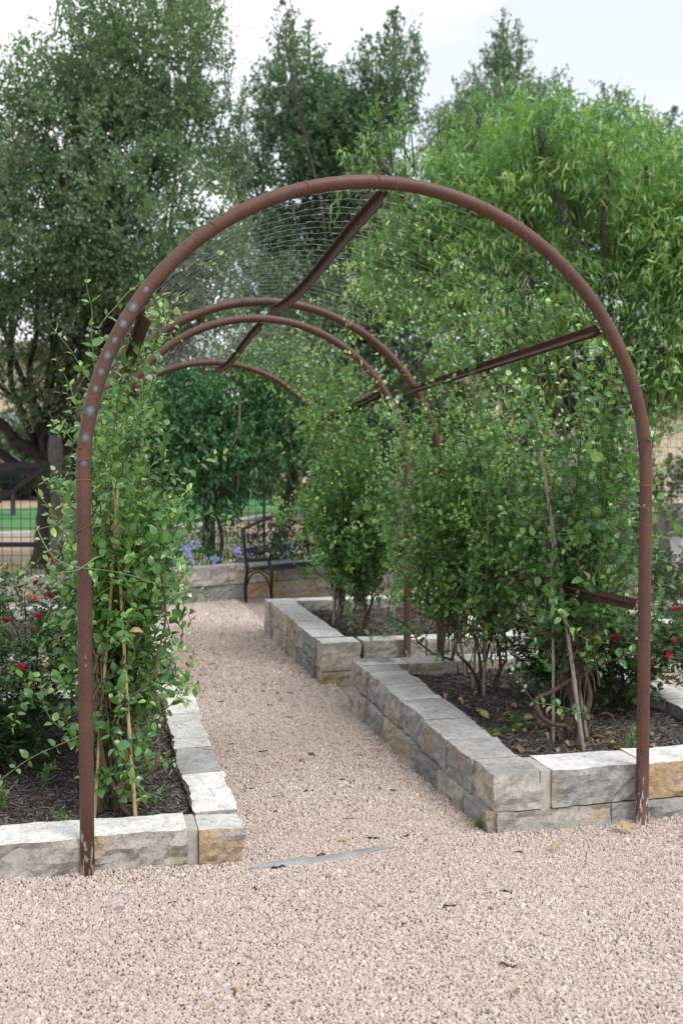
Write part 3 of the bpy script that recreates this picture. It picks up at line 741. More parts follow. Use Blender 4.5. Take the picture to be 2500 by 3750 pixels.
def make_bay(h0, h1, label, line_n, stay_step, wraps0, wraps1, seed):
    r0 = np.random.default_rng(seed)
    root = empty('arch_trellis', (1.2, (h0[0] + h1[0]) / 2, 0), label, 'garden arch')
    mid0, mid1 = h0[3] + math.pi / 2 * h0[2], h1[3] + math.pi / 2 * h1[2]
    oa = make_hoop(h0, root, [1.56, mid0 - .05, h0[3] * 1 + math.pi * h0[2] + .01], wraps0)
    ob = make_hoop(h1, root, [mid1], wraps1)
    # five angle irons: ridge, two shoulders, two low rails
    def along(s0_, s1_, off=-.045, sag=0.):
        P0, P1 = np.array(hoop_pt(h0, s0_, off)), np.array(hoop_pt(h1, s1_, off))
        t = np.linspace(0, 1, 15)[:, None]; p = P0 + (P1 - P0) * t; p[:, 2] -= sag * 6.75 * (t * t * (1 - t))[:, 0]
        p[0, 1] += TUBE; p[-1, 1] -= TUBE
        return p
    strut(root, along(mid0, mid1, -.03, .075))
    for sg in (1, -1):
        strut(root, along(mid0 + sg * 1.21 * (h0[2] / 1.22), mid1 + sg * 1.21 * (h1[2] / 1.22), -.03))
        s_r = 1.02
        s0_ = s_r if sg > 0 else 2 * h0[3] + math.pi * h0[2] - s_r
        s1_ = s_r if sg > 0 else 2 * h1[3] + math.pi * h1[2] - s_r
        if sg > 0 or seed == 6: strut(root, along(s0_, s1_, -.03))
    # netting: line wires follow the arch, crimped stay wires run from hoop to hoop
    Ys = np.linspace(h0[0] + .17, h1[0] - .06, line_n)
    S = None
    for Y in Ys:
        Y = Y + r0.normal(0, .016); h = lerp_hoop(h0, h1, Y); Lr = 2 * h[3] + math.pi * h[2]
        s = np.arange(1.0, Lr - 1.0, .055); amp = .006
        off = .012 + .6 * amp * np.sin(s * 2 * math.pi / .15 + r0.uniform(0, 6)) - .012 * np.sin((Y - h0[0]) / (h1[0] - h0[0]) * math.pi) + .007 * (vnoise(np.stack([s * 2, s * 0 + Y * 9, s * 0], -1), seed) - .5)
        p = np.array([hoop_pt(h, si, of) for si, of in zip(s, off)])
        p[:, 1] += .008 * (vnoise(np.stack([s * 3.1, s * 0 + Y * 5, s * 0 + 4], -1), seed + 3) - .5) + .004 * np.sin(s * 2 * math.pi / .15 + 1)
        m = MB(); m.tube(p, .0015, 4, caps=False)
        put('line_wire', m.mesh('line_wire', M['wire']), root)
    Lm = 2 * h0[3] + math.pi * h0[2]
    fr = np.arange(1.05, Lm - 1.05, stay_step) / Lm
    for k, f in enumerate(fr):
        m = MB(); kn = MB()
        yy = np.linspace(h0[0] + .03, h1[0] - .03, line_n * 4)
        stag = .022 * np.sign(np.sin((yy - h0[0]) / (Ys[1] - Ys[0]) * math.pi)) * (0.3 + r0.random())
        p = []
        for Y, st in zip(yy, stag):
            h = lerp_hoop(h0, h1, Y); Lr = 2 * h[3] + math.pi * h[2]
            p.append(hoop_pt(h, f * Lr + st + r0.normal(0, .003), .012 - .012 * math.sin((Y - h0[0]) / (h1[0] - h0[0]) * math.pi) + r0.normal(0, .003)))
        m.tube(np.array(p), .0011, 4, caps=False)
        for Y in Ys:                                              # the wrapped knots
            h = lerp_hoop(h0, h1, Y); Lr = 2 * h[3] + math.pi * h[2]
            st = .022 * r0.choice([-1, 1]) * .6
            q = [hoop_pt(h, f * Lr + st + e, .012 - .012 * math.sin((Y - h0[0]) / (h1[0] - h0[0]) * math.pi)) for e in (-.012, 0, .012)]
            kn.tube(np.array(q), .0027, 5, caps=False)
        w = put('stay_wire', m.mesh('stay_wire', M['wire']), root)
        put('knots', kn.mesh('knots', M['wire']), w)['kind'] = 'stuff'
    return root, oa

bay1, front_hoop = make_bay(HOOPS[0], HOOPS[1], 'near rusty pipe arch with wire netting, standing in front of the beds', 22, .155,
                [(3.05, .05), (3.55, .06), (3.86, .03), (4.25, .06), (2.9, .03), (1.75, .08), (1.95, .07), (5.35, .05), (5.62, .09)], [(3.6, .03), (2.7, .04)], 5)
bay2, _hoop = make_bay(HOOPS[2], HOOPS[3], 'second rusty pipe arch farther along the path, ahead of the bench', 20, .155, [(3.4, .04), (2.8, .05)], [(3.3, .03)], 6)
# burnt plug welds up the front of the left leg
h = HOOPS[0]; Lh = 2 * h[3] + math.pi * h[2]
for k, z in enumerate([1.655, 1.755, 1.86, 1.945, 2.01, 2.075, 2.135, 2.20, 2.265, 2.335]):
    a = math.asin(min(1, max(0, (z - h[3]) / h[2]))); s = h[3] + math.pi * h[2] - a * h[2]
    p = np.array(hoop_pt(h, s)); t = unit(np.array(hoop_pt(h, s - .01)) - p)
    nrm = np.array([0, -1., 0]); x = np.cross(t, nrm)
    m = MB(); nr, na = 5, 16; V, T = [], []
    for i in range(nr + 1):
        rr = .0185 * i / nr * (1 + .16 * ((k * 7) % 3 - 1)) * (1 + .12 * math.sin(3 * 2 * math.pi * 0 + k))
        for j in range(na):
            th = 2 * math.pi * j / na; u, w_ = rr * math.cos(th), rr * math.sin(th) * 1.15
            hgt = math.sqrt(max(0, TUBE ** 2 - u * u)) + .0009 + .0014 * math.exp(-(rr / .006) ** 2)
            V.append(p + x * u + t * w_ + nrm * hgt); T.append(max(0, .62 - .62 * (i / nr) ** 2))
    f = [[i * na + j, i * na + (j + 1) % na, (i + 1) * na + (j + 1) % na, (i + 1) * na + j] for i in range(nr) for j in range(na)]
    m.add(V, f, 0, T)
    put('weld_spot', m.mesh('weld_spot', M['weld']), front_hoop)
# ------------------------------------------------------------------ leaves
def leaf_shape(width=.6, rows=5, fold=.25, curl=.2, point=1.0, seed=0, wave=.03):
    """Unit leaf along +y from its stalk; returns verts and quads."""
    r = np.random.default_rng(seed); t = np.linspace(0, 1, rows)
    w = width * .5 * np.sin(np.pi * np.clip(t, 0, 1) ** (.8)) ** .8; w[0] = .012; w[-1] = .012 * point
    v = []
    for i, (ti, wi) in enumerate(zip(t, w)):
        z = curl * (ti - .5) ** 2 * -1.6 + curl * .2
        for sx in (-1, 0, 1):
            v.append((sx * wi, ti, z + fold * abs(sx) * wi + (r.uniform(-wave, wave) if sx else 0)))
    f = [[i * 3 + j, i * 3 + j + 1, (i + 1) * 3 + j + 1, (i + 1) * 3 + j] for i in range(rows - 1) for j in (0, 1)]
    return np.array(v), np.array(f)
VINE_SHAPES = [leaf_shape(.60, 6, .32, .25, seed=1, wave=.03), leaf_shape(.66, 6, .22, .4, seed=2, wave=.045), leaf_shape(.56, 6, .5, -.12, seed=3, wave=.03), leaf_shape(.7, 6, .12, .22, seed=4, wave=.05)]
TINTS = (.12, .3, .46, .62, .82)
LEAF_ME = {}
for i, (v, f) in enumerate(VINE_SHAPES):
    for j, t in enumerate(TINTS):
        m = MB(); m.add(v, f, 0, t); LEAF_ME[i, j] = m.mesh('leaf', M['vine_leaf'])

WITHERED = []
for k in range(3):
    m = MB(); v_, f_ = leaf_shape(.4, 6, .8, .8, seed=70 + k, wave=.07); m.add(v_, f_, 0, (.3, .55, .75)[k]); WITHERED.append(m.mesh('withered_leaf', M['dry_leaf']))
CAMP = np.array([0, 0, 1.63]); _y, _p = R(13.9), R(2.35)
FW = np.array([math.sin(_y) * math.cos(_p), math.cos(_y) * math.cos(_p), -math.sin(_p)])

class Vine:
    def __init__(self, label, base, z0):
        self.base = np.array([base[0], base[1], z0]); self.root = empty('climbing_vine', self.base, label, 'climbing vine', 'vines trained over the wire arches')
        self.P, self.A, self.U, self.S, self.T = [], [], [], [], []
        self.tw, self.k, self.big = MB(), 0, []
    def leaves_along(self, pts, step=.05, size=.045, young=0., taper=.35, dens=1.0, start=.08, r=None):
        r = r or rng
        pts = np.asarray(pts); seg = np.linalg.norm(np.diff(pts, axis=0), axis=1); cs = np.concatenate([[0], np.cumsum(seg)]); L = cs[-1]
        s = np.arange(start * L, L, step); s = s + r.uniform(-.3, .3, len(s)) * step; s = np.clip(s, 0, L)
        if len(s) == 0: return
        p = np.stack([np.interp(s, cs, pts[:, i]) for i in range(3)], -1)
        tng = unit(np.stack([np.interp(np.clip(s + .02, 0, L), cs, pts[:, i]) for i in range(3)], -1) - np.stack([np.interp(np.clip(s - .02, 0, L), cs, pts[:, i]) for i in range(3)], -1))
        u = s / L
        a0 = np.cross(tng, np.array([.2, .1, 1.0]) + 0 * tng); bad = np.linalg.norm(a0, axis=1) < .25; a0[bad] = np.cross(tng[bad], [1., .3, 0]); a0 = unit(a0); b0 = np.cross(tng, a0)
        ph = r.uniform(0, 6.28) + np.arange(len(s)) * (math.pi / 2) + r.normal(0, .35, len(s))
        for sg in (0, math.pi):
            keep = r.random(len(s)) < dens
            d = np.cos(ph + sg)[:, None] * a0 + np.sin(ph + sg)[:, None] * b0
            ax = unit(d + tng * .45 + r.normal(0, .25, d.shape) + np.array([0, 0, .10]))
            upv = unit(np.array([0, 0, 1.0]) + r.normal(0, .38, d.shape) + np.array([-.15, -.35, 0]))
            sz = size * (1 - taper * u ** 2) * np.exp(r.normal(0, .2, len(s)))
            tt = np.clip(.18 + .3 * r.random(len(s)) + young * u ** 1.5 + .4 * np.clip(u - .85, 0, 1) / .15 * (young > 0), 0, .95)
            self.P.append(p[keep] + ax[keep] * .006); self.A.append(ax[keep]); self.U.append(upv[keep]); self.S.append(sz[keep]); self.T.append(tt[keep])
    def twig(self, pts, r0=.0028, r1=.0012, mat=0):
        n = len(pts); self.tw.tube(pts, np.linspace(r0, r1, n), 5, mat, caps=False)
    def stem(self, pts, r0, r1):
        m = MB(); n = len(pts); k = fbm(np.asarray(pts) * 20, 2, 4); m.tube(pts, np.linspace(r0, r1, n) * (.85 + .3 * k), 8)
        put('stem', m.mesh('stem', M['vine_stem']), self.root)
    def done(self, n_obj=300):
        P, A, U, S, T = (np.concatenate(x) for x in (self.P, self.A, self.U, self.S, self.T))
        F = frames(A, U)
        dpt = (P - CAMP) @ FW
        score = S / dpt * np.where((P[:, 0] < -.1 * P[:, 1] - .05) | (P[:, 0] > .64 * P[:, 1]), .2, 1) * np.exp(-(dpt - dpt.min()) * .5)
        order = np.argsort(-score); big, rest = order[:n_obj], order[n_obj:]
        sh = np.random.default_rng(7).integers(0, 4, len(P))
        rd = np.random.default_rng(len(P)); dead = set(int(x) for x in rd.choice(big, 9, replace=False))
        for i in big:
            if int(i) in dead:
                dv = bpy.data.objects.new('withered_leaf', WITHERED[int(i) % 3]); COL.objects.link(dv); dv.parent = self.root; dv['label'] = 'withered orange brown leaf'
                dv.location = Vector(P[i]) - ORIGIN[self.root.name]; dv.rotation_euler = Matrix(F[i].tolist()).to_euler(); dv.scale = (float(S[i]),) * 3; continue
            j = int(np.argmin(np.abs(np.array(TINTS) - T[i])))
            o = bpy.data.objects.new('leaf', LEAF_ME[int(sh[i]), j]); COL.objects.link(o); o.parent = self.root
            o.location = Vector(P[i]) - ORIGIN[self.root.name]; o.rotation_euler = Matrix(F[i].tolist()).to_euler(); s = float(S[i]); o.scale = (s, s, s)
        m = MB()
        for k, (v, f) in enumerate(VINE_SHAPES):
            q = rest[sh[rest] == k]; m.scatter(v, f, P[q], F[q], S[q], T[q])
        if len(rest): put('leaves', m.mesh('leaves', M['vine_leaf']), self.root)['kind'] = 'stuff'
        if self.tw.n: put('twigs', self.tw.mesh('twigs', [M['vine_stem'], M['green_stem']]), self.root)['kind'] = 'stuff'
        return len(P)

def wiggle(pts, amp, freq, seed):
    pts = np.asarray(pts, float); n = len(pts); t = np.linspace(0, 1, n)[:, None] * freq
    w = np.concatenate([vnoise(np.concatenate([t + 17.3 * k + seed, t * 0 + seed, t * 0], 1), seed)[:, None] for k in range(3)], 1) - .5
    return pts + w * amp * 2 * np.minimum(1, np.linspace(0, 4, n))[:, None]

def wall_vine(label, base, z0, hs, side, n_stems, yr, sr, thick, seed, size=.045, lean=(0, 0), n_obj=300, inner=0., tw_leaf=1.0, side_p=.16, main=3):
    """Stems climb from the base onto the netting. yr: range of end Y; sr: list of (share, lo, hi) of end arc length."""
    r = np.random.default_rng(seed); V = Vine(label, base, z0); h0, h1 = hs
    for k in range(n_stems):
        Ye = r.uniform(*yr); pr = r.random(); acc = 0
        for sh, lo, hi in sr:
            acc += sh
            if pr <= acc: break
        se = r.uniform(lo, hi)
        def on(Y, s, off):
            h = lerp_hoop(h0, h1, np.clip(Y, h0[0] - .4, h1[0] + .4)); h = (Y,) + tuple(h[1:])
            L = 2 * h[3] + math.pi * h[2]; return np.array(hoop_pt(h, s if side > 0 else L - s, off))
        n = max(10, int((se - z0 + abs(Ye - base[1])) / .07)); u = np.linspace(0, 1, n)
        oe = r.normal(inner, thick); omid = r.normal(inner * 1.2, thick * 1.3)
        low = k < main
        zb = z0 if low else z0 + r.uniform(.16, .55)
        bx = base[0] + r.normal(0, .03 if low else .05); by = base[1] + r.normal(0, .04 if low else .08)
        pts = []
        for ui in u:
            s = zb + (se - zb) * ui; Y = by + (Ye - by) * (ui ** 1.15)
            roof = np.clip((s - 1.9) / .8, 0, 1)
            off = (1 - ui) * 0 + (4 * ui * (1 - ui) * omid + ui ** 2 * oe) * (1 - .75 * roof) + .01
            w = min(1, ui * 2.2)
            q = on(Y, s, off)
            q0 = np.array([bx, by + (Ye - by) * ui * .5, s])
            pts.append(q0 * (1 - w) + q * w)
        pts = wiggle(pts, .055, 5 + 3 * (se - z0), seed * 13 + k)
        pts[:, 2] = np.maximum(pts[:, 2], z0 + .02 * (np.arange(n) > 2))
        if k < main: V.stem(pts[:int(n * .55)], r.uniform(.009, .014), .005); V.twig(pts[int(n * .55) - 1:], .0045, .0016)
        else: V.twig(pts, r.uniform(.0028, .0045), .0013)
        yg = .55 if r.random() < .5 else .15
        V.leaves_along(pts, .056, size, yg, .35, .85 * tw_leaf, .10 + .16 * r.random() + (.12 if low else 0), r)
        cum = np.linspace(0, 1, n)
        for i in range(2, n - 1):                                 # side shoots
            if r.random() < side_p * (1.2 if .35 < cum[i] < .85 else (.6 if cum[i] > .5 else .22)):
                ln = r.uniform(.10, .34) * (1.0 if r.random() < .85 else 1.9); m_ = max(5, int(ln / .05))
                d0 = unit(r.normal(0, 1, 3) * np.array([.8, 1, .6]) + np.array([-.1 * side, -.25, .35])); g = np.array([0, 0, r.uniform(-.9, .5)])
                tt = np.linspace(0, 1, m_)[:, None]
                sp = pts[i] + d0 * ln * tt + g * ln * .6 * tt ** 2
                sp = wiggle(sp, .02, 4, seed * 31 + k * 50 + i)
                V.twig(sp, .002, .0009, 1 if r.random() < .4 else 0)
                V.leaves_along(sp, .045, size * .92, .55 if r.random() < .4 else .15, .4, .95 * tw_leaf, .05, r)
    return V

def sprig(V, pts, size=.04, step=.06, young=.6, n=24, rad=.0026, seed=0, dens=.95, start=.05):
    p = wiggle(spline(pts, n), .012, 5, seed)
    V.twig(p, rad, .001, 1); V.leaves_along(p, step, size, young, .5, dens, start, np.random.default_rng(seed))

H0, H1, H2, H3 = HOOPS
GRP = None
# --- right wall of the near arch
va = wall_vine('nearest vine on the right, rising from a knotted trunk beside three grey canes', (2.42, 4.80), .22, (H0, H1), 1, 58, (4.22, 5.75),
               [(.50, 1.0, 1.75), (.45, 1.6, 2.2), (.05, 2.1, 2.7)], .085, 41, .054, inner=.035, side_p=.2)
for k, pts in enumerate([[(2.45, 4.83, .2), (2.47, 4.82, .34), (2.52, 4.86, .52), (2.50, 4.9, .75), (2.40, 4.92, 1.0), (2.36, 4.95, 1.2)],
                         [(2.36, 4.80, .2), (2.36, 4.74, .30), (2.28, 4.68, .36), (2.16, 4.66, .42), (2.17, 4.7, .5), (2.30, 4.75, .53), (2.46, 4.8, .56)],
                         [(2.16, 4.76, .82), (2.26, 4.78, .80), (2.40, 4.83, .74), (2.50, 4.86, .66)]]):
    va.stem(wiggle(spline(pts, 26), .02, 6, 60 + k), (.019, .012, .011)[k], (.011, .010, .008)[k])
for k, (x, y, z) in enumerate([(2.56, 4.62, 1.3), (2.2, 4.66, 1.25), (2.3, 4.6, 1.55), (2.44, 4.5, 1.45)]):   # canes fanning out from the tie on the stakes
    va.stem(wiggle(spline([(2.36, 4.93, 1.18), ((2.36 + x) / 2 + .03, (4.93 + y) / 2, (1.18 + z) / 2 + .02), (x, y, z), (x + .02 * k, y - .02, z + .35)], 20), .02, 5, 80 + k), .006, .003)
sprig(va, [(2.40, 4.5, 1.98), (2.5, 4.4, 2.0), (2.654, 4.3, 2.07), (2.74, 4.22, 2.16)], .042, .07, .6, seed=1)
sprig(va, [(2.484, 4.20, 1.70), (2.46, 4.12, 1.78), (2.49, 4.11, 1.95), (2.53, 4.12, 2.10), (2.56, 4.15, 2.24)], .042, .075, .5, seed=2)
sprig(va, [(2.45, 4.25, 1.72), (2.55, 4.2, 1.78), (2.64, 4.15, 1.82), (2.80, 4.12, 1.9)], .046, .075, .5, seed=3)
sprig(va, [(2.43, 4.3, 1.04), (2.54, 4.3, 1.06), (2.657, 4.28, 1.11), (2.75, 4.2, 1.16)], .042, .07, .4, seed=4)
sprig(va, [(2.35, 4.5, 1.35), (2.30, 4.2, 1.48), (2.38, 4.0, 1.46), (2.47, 3.95, 1.47)], .036, .08, .9, seed=5)
sprig(va, [(2.40, 4.6, .42), (2.2, 4.45, .5), (2.02, 4.42, .55), (1.92, 4.45, .7)], .045, .06, .2, seed=6)
for k in range(14):
    y = 4.25 + .45 * (k % 7) / 6; z = 1.25 + .05 * k; sprig(va, [(2.42, y + .05, z), (2.40, y, z + .2), (2.42 + .03 * (k % 3), y - .03, z + .45)], .05, .055, .5, 16, .0026, 520 + k)
sprig(va, [(2.25, 4.7, 1.05), (2.12, 4.45, 1.02), (2.15, 4.3, .92), (2.2, 4.2, .86)], .05, .05, .5, seed=8)
vb = wall_vine('middle vine on the right of the near arch, climbing a pair of slim grey canes', (2.35, 5.86), .25, (H0, H1), 1, 66, (4.8, 6.6),
               [(.58, .95, 1.8), (.35, 1.6, 2.2), (.07, 2.1, 2.9)], .09, 42, .051, inner=.02)
for k, pts in enumerate([[(2.3, 5.82, .25), (2.24, 5.7, .4), (2.1, 5.6, .55), (2.15, 5.7, .62), (2.3, 5.8, .66)], [(2.4, 5.85, .25), (2.42, 5.8, .5), (2.36, 5.85, .9), (2.4, 5.9, 1.2)]]):
    vb.stem(wiggle(spline(pts, 20), .02, 6, 160 + k), .011, .006)
vc = wall_vine('vine at the far end of the near arch, against the second hoop', (2.36, 6.42), .27, (H0, H1), 1, 80, (5.7, 7.35),
               [(.58, .9, 1.9), (.34, 1.6, 2.25), (.08, 2.2, 3.0)], .11, 43, .052, inner=-.05)
# roof sprigs working along the netting
for k, (y, s0_, s1_) in enumerate([(4.65, 2.0, 3.0), (4.75, 2.1, 3.25), (5.0, 1.9, 2.9), (5.2, 2.2, 3.1), (5.45, 2.2, 3.4), (5.7, 2.1, 3.1), (5.9, 2.3, 3.3), (6.2, 2.2, 3.2), (4.5, 1.9, 2.6), (5.3, 1.9, 2.7), (6.4, 2.2, 3.0), (4.85, 2.3, 3.0)]):
    ss = np.linspace(s0_, s1_, 9); r_ = np.random.default_rng(k)
    pts = [hoop_pt((y + .5 * (si - s0_) * r_.uniform(-.5, .9),) + tuple(lerp_hoop(H0, H1, y)[1:]), si, r_.normal(.01, .025)) for si in ss]
    sprig(va if y < 5.1 else vb, pts, .036, .052, .6, 30, .002, 300 + k, .9)
r_ = np.random.default_rng(505)
for k in range(34):
    p0 = np.array([r_.uniform(2.16, 2.36), r_.uniform(5.95, 6.75), r_.uniform(.45, 1.7)]); q = p0 + np.array([r_.normal(-.02, .08), r_.normal(0, .14), r_.uniform(.15, .5)])
    sprig(vc, [p0, (p0 + q) / 2 + r_.normal(0, .03, 3), q], .05, .05, .4, 14, .0024, 560 + k)
print('leaves', va.done(), vb.done(), vc.done())
# --- right wall of the second arch
vd = wall_vine('vine on the second arch nearest the path, growing out over the far bed', (2.22, 8.30), .27, (H2, H3), 1, 84, (7.55, 8.7),
               [(.5, .8, 1.7), (.36, 1.5, 2.2), (.14, 2.1, 3.3)], .13, 44, .055, inner=-.15, n_obj=200)
ve = wall_vine('farthest vine on the right, beside two canes at the end of the far bed', (2.2, 9.0), .27, (H2, H3), 1, 70, (8.3, 9.6),
               [(.55, .8, 1.7), (.35, 1.5, 2.1), (.1, 2.1, 3.0)], .12, 45, .055, inner=-.08, n_obj=120)
for k, (y, s0_, s1_) in enumerate([(7.6, 2.0, 3.3), (7.9, 2.2, 3.5), (8.2, 2.1, 3.3), (8.5, 2.1, 3.6), (8.8, 2.2, 3.4), (9.1, 2.0, 3.6)]):
    ss = np.linspace(s0_, s1_, 9); r_ = np.random.default_rng(k + 40)
    pts = [hoop_pt((y + .4 * (si - s0_) * r_.uniform(-.5, .6),) + tuple(lerp_hoop(H2, H3, y)[1:]), si, r_.normal(.01, .025)) for si in ss]
    sprig(vd, pts, .042, .055, .6, 30, .002, 340 + k, .9)
sprig(vd, [(2.2, 7.6, 1.5), (1.95, 7.5, 1.66), (1.78, 7.5, 1.55), (1.72, 7.5, 1.4)], .036, .09, .9, seed=31)
sprig(vd, [(2.3, 7.4, 1.2), (2.1, 7.2, 1.3), (1.9, 7.05, 1.25), (1.72, 7.0, 1.27)], .045, .06, .8, seed=32)
for k in range(40):
    p0 = np.array([r_.uniform(2.36, 2.52), r_.uniform(7.5, 8.1), r_.uniform(.5, 1.8)]); q = p0 + np.array([r_.normal(-.02, .08), r_.normal(0, .14), r_.uniform(.15, .5)])
    sprig(vd, [p0, (p0 + q) / 2 + r_.normal(0, .03, 3), q], .052, .05, .4, 14, .0024, 620 + k)
print('leaves', vd.done(200), ve.done(120))
# --- left wall
vl = wall_vine('bushy vine on the left, wound round tan bamboo canes behind the rusty post', (.09, 4.56), .13, (H0, H1), -1, 60, (4.45, 5.5),
               [(.5, .8, 1.5), (.34, 1.3, 1.95), (.16, 1.8, 2.6)], .09, 46, .054, inner=-.13, side_p=.2, main=4)
for k, pts in enumerate([[(.17, 4.50, .13), (.13, 4.5, .2), (.11, 4.5, .26), (.07, 4.5, .36), (.04, 4.5, .6)], [(.10, 4.44, .27), (.18, 4.42, .31), (.26, 4.42, .35), (.275, 4.42, .42)],
                         [(.14, 4.52, .13), (.12, 4.55, .3), (.16, 4.6, .6), (.2, 4.6, .9)], [(.0, 4.6, .7), (.1, 4.5, .62), (.25, 4.45, .72), (.33, 4.5, .95), (.3, 4.55, 1.2)]]):
    vl.stem(wiggle(spline(pts, 20), .014, 6, 260 + k), (.013, .009, .010, .008)[k], (.008, .008, .006, .004)[k])
r_ = np.random.default_rng(91)
for k in range(44):                                               # the skirt of shoots that makes the plant column-shaped
    z = r_.uniform(.42, 1.35); x, y = r_.uniform(-.1, .20 + .2 * min(1, (z - .3) / .4)), r_.uniform(4.5, 5.1)
    p0 = np.array([x * .5 + .04, y, z]); a = r_.uniform(0, 6.28)
    q = p0 + np.array([.22 * math.cos(a) + .05, .16 * math.sin(a) - .03, r_.uniform(.05, .4)])
    sprig(vl, [p0, (p0 + q) / 2 + r_.normal(0, .04, 3), q], .056, .05, .35, 14, .0025, 400 + k)
for k in range(16):
    a = r_.uniform(-.4, 3.5); p0 = np.array([.10 + r_.normal(0, .05), 4.56 + r_.normal(0, .08), r_.uniform(.2, .48)]); q = p0 + np.array([.18 * math.cos(a), -.12 * math.sin(a), r_.uniform(-.02, .14)])
    sprig(vl, [p0, (p0 + q) / 2 + [0, 0, .03], q], .056, .042, .2, 12, .0025, 480 + k)
sprig(vl, [(.06, 4.30, 1.90), (.03, 4.28, 1.98), (-.06, 4.26, 2.12), (-.127, 4.25, 2.205)], .036, .055, .7, seed=11)
sprig(vl, [(.04, 4.32, 1.95), (.035, 4.3, 2.15), (.02, 4.3, 2.3), (.009, 4.3, 2.44)], .045, .085, .6, seed=12)
sprig(vl, [(.03, 4.36, 1.72), (-.05, 4.35, 1.76), (-.11, 4.32, 1.80), (-.146, 4.3, 1.86)], .036, .05, .7, seed=13)
sprig(vl, [(.02, 4.4, 1.7), (-.02, 4.33, 1.9), (-.09, 4.3, 2.0), (-.1, 4.3, 2.07)], .036, .055, .8, seed=14)
sprig(vl, [(.02, 4.4, 1.3), (-.09, 4.3, 1.38), (-.13, 4.25, 1.46), (-.21, 4.3, 1.56)], .042, .07, .6, seed=15)
sprig(vl, [(.05, 4.35, 1.42), (-.08, 4.2, 1.45), (-.16, 4.1, 1.40), (-.20, 4.0, 1.38)], .04, .06, .7, seed=16)
sprig(vl, [(-.19, 4.1, 1.42), (-.12, 4.05, 1.30), (.05, 4.0, 1.25), (.25, 4.02, 1.20), (.42, 4.05, 1.15), (.53, 4.1, 1.075)], .03, .085, .9, 40, .003, 17)
sprig(vl, [(.06, 4.06, 1.30), (-.05, 4.0, 1.25), (-.2, 3.96, 1.21), (-.40, 3.93, 1.16)], .04, .10, .4, 30, .0035, 18)
sprig(vl, [(.28, 4.7, .5), (.38, 4.75, .56), (.44, 4.78, .68), (.477, 4.8, .80)], .05, .045, .4, seed=19)
sprig(vl, [(.25, 4.5, 1.15), (.33, 4.5, 1.17), (.40, 4.5, 1.18), (.43, 4.5, 1.21)], .045, .05, .5, seed=20)
sprig(vl, [(.2, 4.6, 1.75), (.22, 4.6, 1.9), (.26, 4.62, 1.98), (.31, 4.62, 2.03)], .045, .055, .6, seed=21)
sprig(vl, [(.16, 4.5, 1.35), (.22, 4.5, 1.6), (.24, 4.5, 1.8), (.27, 4.52, 1.95)], .036, .04, .5, seed=22)
sprig(vl, [(0, 4.35, .55), (-.12, 4.3, .6), (-.18, 4.3, .72), (-.16, 4.3, .9)], .045, .05, .3, seed=23)
sprig(vl, [(0, 4.5, .5), (-.2, 4.45, .45), (-.33, 4.4, .38), (-.40, 4.4, .3)], .045, .06, .3, seed=24)
sprig(vl, [(.05, 4.3, 2.2), (.15, 4.4, 2.35), (.28, 4.45, 2.45), (.40, 4.4, 2.55)], .04, .08, .8, seed=25)
vm = wall_vine('vine farther back on the left wall of the near arch, behind the bushy one', (.06, 5.55), .17, (H0, H1), -1, 44, (5.0, 6.3),
               [(.4, .8, 1.6), (.4, 1.5, 2.2), (.2, 2.0, 3.0)], .09, 47, .044, inner=-.07, n_obj=60)
vn = wall_vine('vine on the left wall of the second arch, mostly hidden by nearer leaves', (.2, 8.4), .27, (H2, H3), -1, 40, (7.6, 9.2),
               [(.5, .9, 1.7), (.4, 1.6, 2.2), (.1, 2.0, 2.8)], .1, 48, .046, inner=-.1, n_obj=40)
print('leaves', vl.done(), vm.done(60), vn.done(40))

# ------------------------------------------------------------------ canes
def cane(label, a, b, rad, mat, ties=(), group='canes supporting the vines'):
    a, b = np.array(a, float), np.array(b, float); root = empty('plant_cane', a, label, 'plant cane', group)
    L = np.linalg.norm(b - a); n = int(L / .02); t = np.linspace(0, 1, n); r = np.full(n, rad) * (1 - .25 * t)
    for q in np.arange(.09, L, .27) + random.uniform(-.03, .03): r *= 1 + .22 * np.exp(-((t * L - q) / .008) ** 2)
    p = a + (b - a) * t[:, None]; p = wiggle(p, .006, 3, int(abs(a[1]) * 97) % 50)
    m = MB(); m.tube(p, r, 8); put('shaft', m.mesh('shaft', M[mat]), root)
    for f in ties:
        m = MB(); q = p[max(2, int(f * n) - 1)]; m.tube([q - (b - a) / L * .009, q + (b - a) / L * .009], rad * 1.5, 8); put('tape', m.mesh('tape', M['teal_tape'], False), root)
cane('tan bamboo cane left of the knotted vine base, nearest the rusty left post', (.016, 4.51, .11), (.135, 4.58, 1.57), .0085, 'tan_cane', (.32,))
cane('tan bamboo cane standing apart on the right of the left vine base', (.191, 4.458, .11), (.113, 4.60, 1.58), .009, 'tan_cane', (.25, .38))
cane('short tan bamboo cane behind the left vine base', (.051, 4.671, .12), (.15, 4.66, 1.45), .0085, 'tan_cane', (.4, .86))
cane('stout grey cane with teal tape at its foot, foremost of the near right group', (2.381, 4.606, .19), (2.29, 4.93, 1.72), .011, 'grey_cane', (.01,))
cane('thin grey cane standing upright left of the stout taped cane', (2.30, 4.79, .2), (2.32, 4.86, 1.40), .0085, 'grey_cane', (.22, .24))
cane('grey cane leaning just behind the stout taped cane', (2.50, 4.80, .2), (2.32, 4.98, 1.68), .010, 'grey_cane')
cane('grey cane of the middle right vine, leaning to the right', (2.325, 5.805, .23), (2.36, 5.80, 1.70), .010, 'grey_cane', (.3,))
cane('grey cane of the middle right vine, standing straight', (2.326, 5.99, .23), (2.35, 5.90, 1.68), .010, 'grey_cane')
cane('single grey cane near the second hoop on the right', (2.42, 6.36, .25), (2.27, 6.42, 1.45), .010, 'grey_cane')
